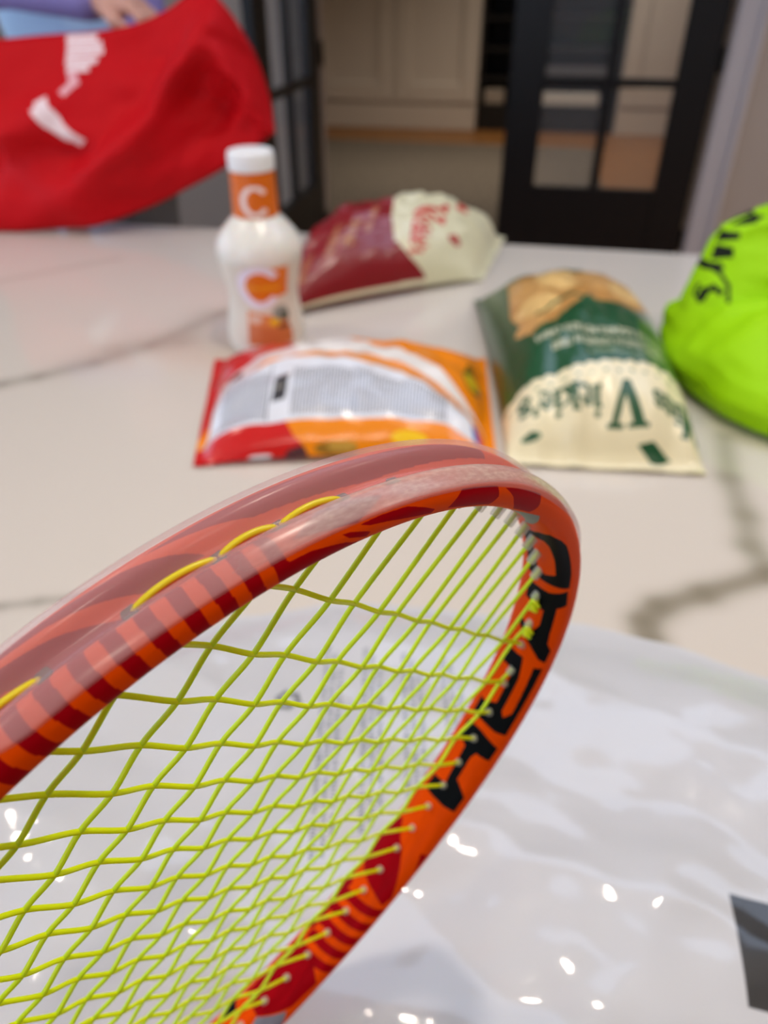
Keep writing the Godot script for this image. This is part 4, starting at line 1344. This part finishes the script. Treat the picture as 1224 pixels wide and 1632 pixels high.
func build_racket() -> void:
	# string-bed axes in the world
	var th := deg_to_rad(35.97)
	var cw := func(c: Vector3) -> Vector3:
		return Vector3(c.x, -(c.y * cos(th) + c.z * sin(th)), -(c.z * cos(th) - c.y * sin(th)))
	var bu: Vector3 = cw.call(Vector3(0.53445, 0.23624, 0.81152))
	var bv: Vector3 = cw.call(Vector3(-0.58104, 0.79997, 0.14978))
	var bn: Vector3 = cw.call(Vector3(-0.61381, -0.55157, 0.56480))
	var org: Vector3 = cw.call(Vector3(16.3531, 32.8518, 214.8147) * S) + Vector3(0, 1.345, 0)
	var basis_ := Basis(bu, bv, bn).orthonormalized()
	var butt := Vector3(RUC, 585.0, 0.0) * S
	var t := thing("tennis_racket", "orange and red tennis racket with bright yellow strings, held up in front", "tennis racket", Transform3D(basis_, org + basis_ * butt))
	var inner := Transform3D(Basis(), -butt)
	# hoop
	var hoop := MB.new()
	var nt := 420
	var np := 64
	var p := PackedVector3Array()
	var u := PackedVector2Array()
	for i in nt + 1:
		var deg := fmod(195.0 + 360.0 * i / nt, 360.0)
		for j in np + 1:
			p.append(section(deg_to_rad(deg), TAU * (j % np) / np, 0.0))
			u.append(Vector2(theta_u(deg) if i < nt else 1.0, float(j) / np))
	# outward from the tube axis
	var ax := PackedVector3Array()
	for i in nt + 1:
		var q := ring(deg_to_rad(fmod(195.0 + 360.0 * i / nt, 360.0)))
		var c2: Vector2 = q[0] + q[1] * RT * 0.6
		ax.append(Vector3(c2.x, c2.y, 0) * S)
	hoop.grid_tube(p, nt, np, u, ax)
	var fm := mat(Color.WHITE, 0.42)
	fm.albedo_texture = frame_paint()
	fm.metallic_specular = 0.12
	obj("frame", hoop, fm, t, inner)
	# throat arms, shaft and grip
	var om := mat(c8(228, 74, 0), 0.3)
	for s in [-1.0, 1.0]:
		var arm := MB.new()
		var pts := PackedVector3Array()
		var rr := []
		for k in 21:
			var f := k / 20.0
			var a := Vector3(RUC + s * 82.0, 228.0, 0)
			var b := Vector3(RUC + s * 55.0, 300.0, 0)
			var c := Vector3(RUC + s * 18.0, 345.0, 0)
			var d := Vector3(RUC + s * 9.0, 400.0, 0)
			pts.append(a.bezier_interpolate(b, c, d, f) * S)
			rr.append(lerpf(7.5, 10.5, f) * S)
		arm.tube(pts, rr, 16)
		obj("throat_arm", arm, om, t, inner)
	var gp := MB.new()
	var gpts := PackedVector3Array()
	var grr := []
	for k in 41:
		gpts.append(Vector3(RUC, 396.0 + 184.0 * k / 40.0, 0) * S)
		grr.append((15.0 + 0.5 * sin(k * 2.1) + (2.5 if k > 37 else 0.0)) * S)
	gp.tube(gpts, grr, 16)
	obj("grip", gp, mat(c8(28, 28, 30), 0.8), t, inner)
	var cap := MB.new()
	cap.tube(PackedVector3Array([Vector3(RUC, 579, 0) * S, Vector3(RUC, 583, 0) * S, Vector3(RUC, 585, 0) * S]), [18.0 * S, 18.0 * S, 15.0 * S], 16)
	obj("butt_cap", cap, mat(c8(20, 20, 22), 0.5), t, inner)
	# clear bumper strip wrapping both outer lobes round the tip
	var bp := MB.new()
	p = PackedVector3Array()
	u = PackedVector2Array()
	var nb := 200
	var mbn := 44
	for i in nb + 1:
		var deg := lerpf(196.0, 335.0, float(i) / nb)
		var near := 64.0
		if deg < 257.0:
			near = lerpf(60.0, 63.0, smoothstep(212.0, 257.0, deg)) * smoothstep(203.0, 210.5, deg) + 30.0 * (1.0 - smoothstep(203.0, 210.5, deg))
		else:
			near = lerpf(63.0, 65.0, smoothstep(257.0, 270.0, deg)) - lerpf(0.0, 34.0, smoothstep(270.0, 296.0, deg))
		for j in mbn + 1:
			var f := float(j) / mbn
			var ph := deg_to_rad(lerpf(-near, 64.0, f))
			var off := 1.15 * smoothstep(0.0, 0.03, f) * smoothstep(0.0, 0.03, 1.0 - f) + 0.12
			p.append(section(deg_to_rad(deg), ph, off))
			u.append(Vector2(float(i) / nb, f))
	var ax2 := PackedVector3Array()
	for i in nb + 1:
		var q := ring(deg_to_rad(lerpf(196.0, 335.0, float(i) / nb)))
		ax2.append(Vector3(q[0].x, q[0].y, 0) * S)
	grid_open(bp, p, nb, mbn, u, ax2)
	var bim := Image.create(1024, 256, false, Image.FORMAT_RGBA8)
	var nz := FastNoiseLite.new()
	nz.seed = 8
	nz.frequency = 0.06
	nz.fractal_octaves = 4
	var nl := FastNoiseLite.new()
	nl.seed = 18
	nl.frequency = 0.012
	for y in 256:
		for x in 1024:
			var deg := 196.0 + 139.0 * x / 1024.0
			var f := y / 256.0
			var wear := smoothstep(222.0, 240.0, deg) * (1.0 - smoothstep(272.0, 288.0, deg)) * smoothstep(0.03, 0.12, f) * (1.0 - smoothstep(0.4, 0.48, f))
			var g := nz.get_noise_2d(x * 1.6, y * 1.0) * 0.5 + 0.5
			var l := nl.get_noise_2d(x, y * 1.5) * 0.5 + 0.5
			var w := clampf(wear * (0.30 + 0.75 * l) * (0.62 + 0.7 * g), 0.0, 1.0)
			bim.set_pixel(x, y, Color8(222, 190, 190).lerp(Color8(int(196 + 26 * g), int(182 + 24 * g), int(170 + 22 * g)), w) * Color(1, 1, 1, 0) + Color(0, 0, 0, 0.33 + 0.42 * w))
	var bm := mat(Color.WHITE, 0.24)
	bm.albedo_texture = ImageTexture.create_from_image(bim)
	bm.transparency = BaseMaterial3D.TRANSPARENCY_ALPHA
	bm.metallic_specular = 0.5
	obj("bumper_guard", bp, bm, t, inner).set_meta("label", "milky clear plastic guard, scuffed at the tip")
	# strings: sixteen mains and twenty crosses woven over and under
	var mm := mat(c8(222, 252, 24), 0.3)
	mm.backlight_enabled = true
	mm.backlight = Color(0.5, 0.62, 0.0)
	mm.subsurf_scatter_enabled = true
	mm.subsurf_scatter_strength = 0.12
	var sm := mat(c8(244, 254, 6), 0.3)
	sm.backlight_enabled = true
	sm.backlight = Color(0.5, 0.62, 0.0)
	sm.subsurf_scatter_enabled = true
	sm.subsurf_scatter_strength = 0.12
	var mains := [-93.5, -78.4, -66.4, -54.5, -43.5, -33.6, -23.6, -14.1, -4.8, 4.8, 14.1, 23.1, 32.5, 43.8, 54.8, 69.5]
	var crosses := [0.0, 17.3, 31.4, 44.8, 57.5, 69.9, 81.5, 93.8, 105.2, 117.5, 129.1, 141.2, 153.6, 166.0, 178.6, 191.0, 203.6, 217.5, 232.0, 247.0]
	var gm := mat(Color(0.86, 0.88, 0.82, 0.4), 0.3)
	gm.transparency = BaseMaterial3D.TRANSPARENCY_ALPHA
	var rad := 0.69 * S
	var amp := 0.6
	for i in mains.size():
		var x: float = mains[i]
		var w := RBB * pow(maxf(0.0, 1.0 - pow(absf(x - RUC) / RA, RE)), 1.0 / RE)
		var v0 := RVC - w - 1.5
		var v1 := RVC + w + 1.5
		var pts := PackedVector3Array()
		var v := v0
		while v <= v1:
			pts.append(Vector3(x, v, weave(v, crosses, v0, v1, -amp if (i - 1) % 2 == 0 else amp, 1)) * S)
			v += 1.6
		pts.append(Vector3(x, v1, 0) * S)
		var b := MB.new()
		b.tube(pts, rad, 8)
		obj("main_string", b, mm, t, inner)
		for e in [-1.0, 1.0]:
			var ve: float = RVC + e * w
			var ln := lerpf(4.2, 1.6, smoothstep(30.0, 55.0, absf(x - RUC - 5.0)))
			var gb := MB.new()
			gb.tube(PackedVector3Array([Vector3(x, ve - e * ln, 0) * S, Vector3(x, ve - e * ln * 0.9, 0) * S, Vector3(x, ve + e * 1.5, 0) * S]), [1.25 * S, 1.5 * S, 1.6 * S], 12)
			obj("grommet", gb, gm, t, inner)
	for j in crosses.size():
		var y: float = crosses[j]
		var w := RA * pow(maxf(0.0, 1.0 - pow(absf(y - RVC) / RBB, RE)), 1.0 / RE)
		var u0 := RUC - w - 1.5
		var u1 := RUC + w + 1.5
		var pts := PackedVector3Array()
		var x := u0
		while x <= u1:
			pts.append(Vector3(x, y, weave(x, mains, u0, u1, amp if (j + 1 - 1) % 2 == 0 else -amp, -1)) * S)
			x += 1.4
		pts.append(Vector3(u1, y, 0) * S)
		var b := MB.new()
		b.tube(pts, rad, 8)
		obj("cross_string", b, sm, t, inner)
		for e in [-1.0, 1.0]:
			var ue: float = RUC + e * w
			var gb := MB.new()
			gb.tube(PackedVector3Array([Vector3(ue - e * 1.6, y, 0) * S, Vector3(ue - e * 1.2, y, 0) * S, Vector3(ue + e * 1.5, y, 0) * S]), [1.2 * S, 1.5 * S, 1.7 * S], 12)
			obj("grommet", gb, gm, t, inner)
	# tie-off knots beside two of the grommets
	for q in [[44.6, -17.0], [55.2, -7.0]]:
		var kb := MB.new()
		var pts := PackedVector3Array()
		var rr := []
		for k in 26:
			var f := k / 25.0
			pts.append(Vector3(q[0] - 0.5 + cos(f * 14.0) * 1.1 + 1.6 * f, q[1] + 4.0 * f - 1.0, sin(f * 14.0) * 1.2 - 1.4) * S)
			rr.append(0.75 * S)
		kb.tube(pts, rr, 8)
		obj("knot", kb, sm, t, inner)
	# string runs lying in the outer groove between grommets, and the dark grommet heads beside them
	var gh := mat(c8(70, 72, 62), 0.5)
	var stops := [203.5, 212.0, 219.0, 226.7, 232.5, 239.5, 246.0]
	for k in stops.size():
		var q := ring(deg_to_rad(stops[k]))
		var kk := 1.0 + 0.16 * exp(-pow((stops[k] - 206.0) / 16.0, 2.0)) - 0.17 * exp(-pow((stops[k] - 244.0) / 20.0, 2.0))
		var c0: Vector2 = q[0] + q[1] * (RT * 2.0 * kk - 6.0)
		var c1: Vector2 = q[0] + q[1] * (RT * 2.0 * kk - 3.6)
		var hb := MB.new()
		hb.tube(PackedVector3Array([Vector3(c0.x, c0.y, 0) * S, Vector3(c1.x, c1.y, 0) * S]), 1.7 * S, 10)
		obj("grommet_head", hb, gh, t, inner)
		if k == 1 or k > 4:
			continue
		var pts := PackedVector3Array()
		for e in 13:
			var f := e / 12.0
			var dg := lerpf(stops[k], stops[k + 1], f)
			var r := ring(deg_to_rad(dg))
			var k3 := 1.0 + 0.16 * exp(-pow((dg - 206.0) / 16.0, 2.0)) - 0.17 * exp(-pow((dg - 244.0) / 20.0, 2.0))
			var cc: Vector2 = r[0] + r[1] * (RT * 2.0 * k3 - 4.6 + 2.4 * pow(sin(PI * f), 0.6))
			pts.append(Vector3(cc.x, cc.y, 0) * S)
		var lb := MB.new()
		lb.tube(pts, rad, 8)
		obj("string_loop", lb, mat(c8(226, 208, 20), 0.35), t, inner)

func grid_open(b: MB, p: PackedVector3Array, nu: int, nv: int, u: PackedVector2Array, axis: PackedVector3Array) -> void:
	var w := nv + 1
	var base := b.v.size()
	var nn := PackedVector3Array()
	nn.resize(p.size())
	for i in nu:
		for j in nv:
			var a := i * w + j
			var f := (p[a + w + 1] - p[a]).cross(p[a + w] - p[a + 1])
			var flip := f.dot(p[a] - axis[i]) < 0.0
			if flip:
				f = -f
			nn[a] += f
			nn[a + 1] += f
			nn[a + w] += f
			nn[a + w + 1] += f
			if not flip:
				b.ix.append_array([base + a, base + a + w, base + a + w + 1, base + a, base + a + w + 1, base + a + 1])
			else:
				b.ix.append_array([base + a, base + a + w + 1, base + a + w, base + a, base + a + 1, base + a + w + 1])
	b.v.append_array(p)
	for q in nn:
		b.n.append(q.normalized())
	b.uv.append_array(u)

# height of a string that passes over and under those of the other set
func weave(x: float, others: Array, x0: float, x1: float, amp: float, _kind: int) -> float:
	var pos := [x0]
	var val := [0.0]
	for k in others.size():
		if others[k] > x0 + 2.0 and others[k] < x1 - 2.0:
			pos.append(others[k])
			val.append(amp if k % 2 == 0 else -amp)
	pos.append(x1)
	val.append(0.0)
	for k in pos.size() - 1:
		if x <= pos[k + 1]:
			var f: float = (x - pos[k]) / maxf(pos[k + 1] - pos[k], 1e-6)
			return lerpf(val[k], val[k + 1], smoothstep(0.0, 1.0, f))
	return 0.0
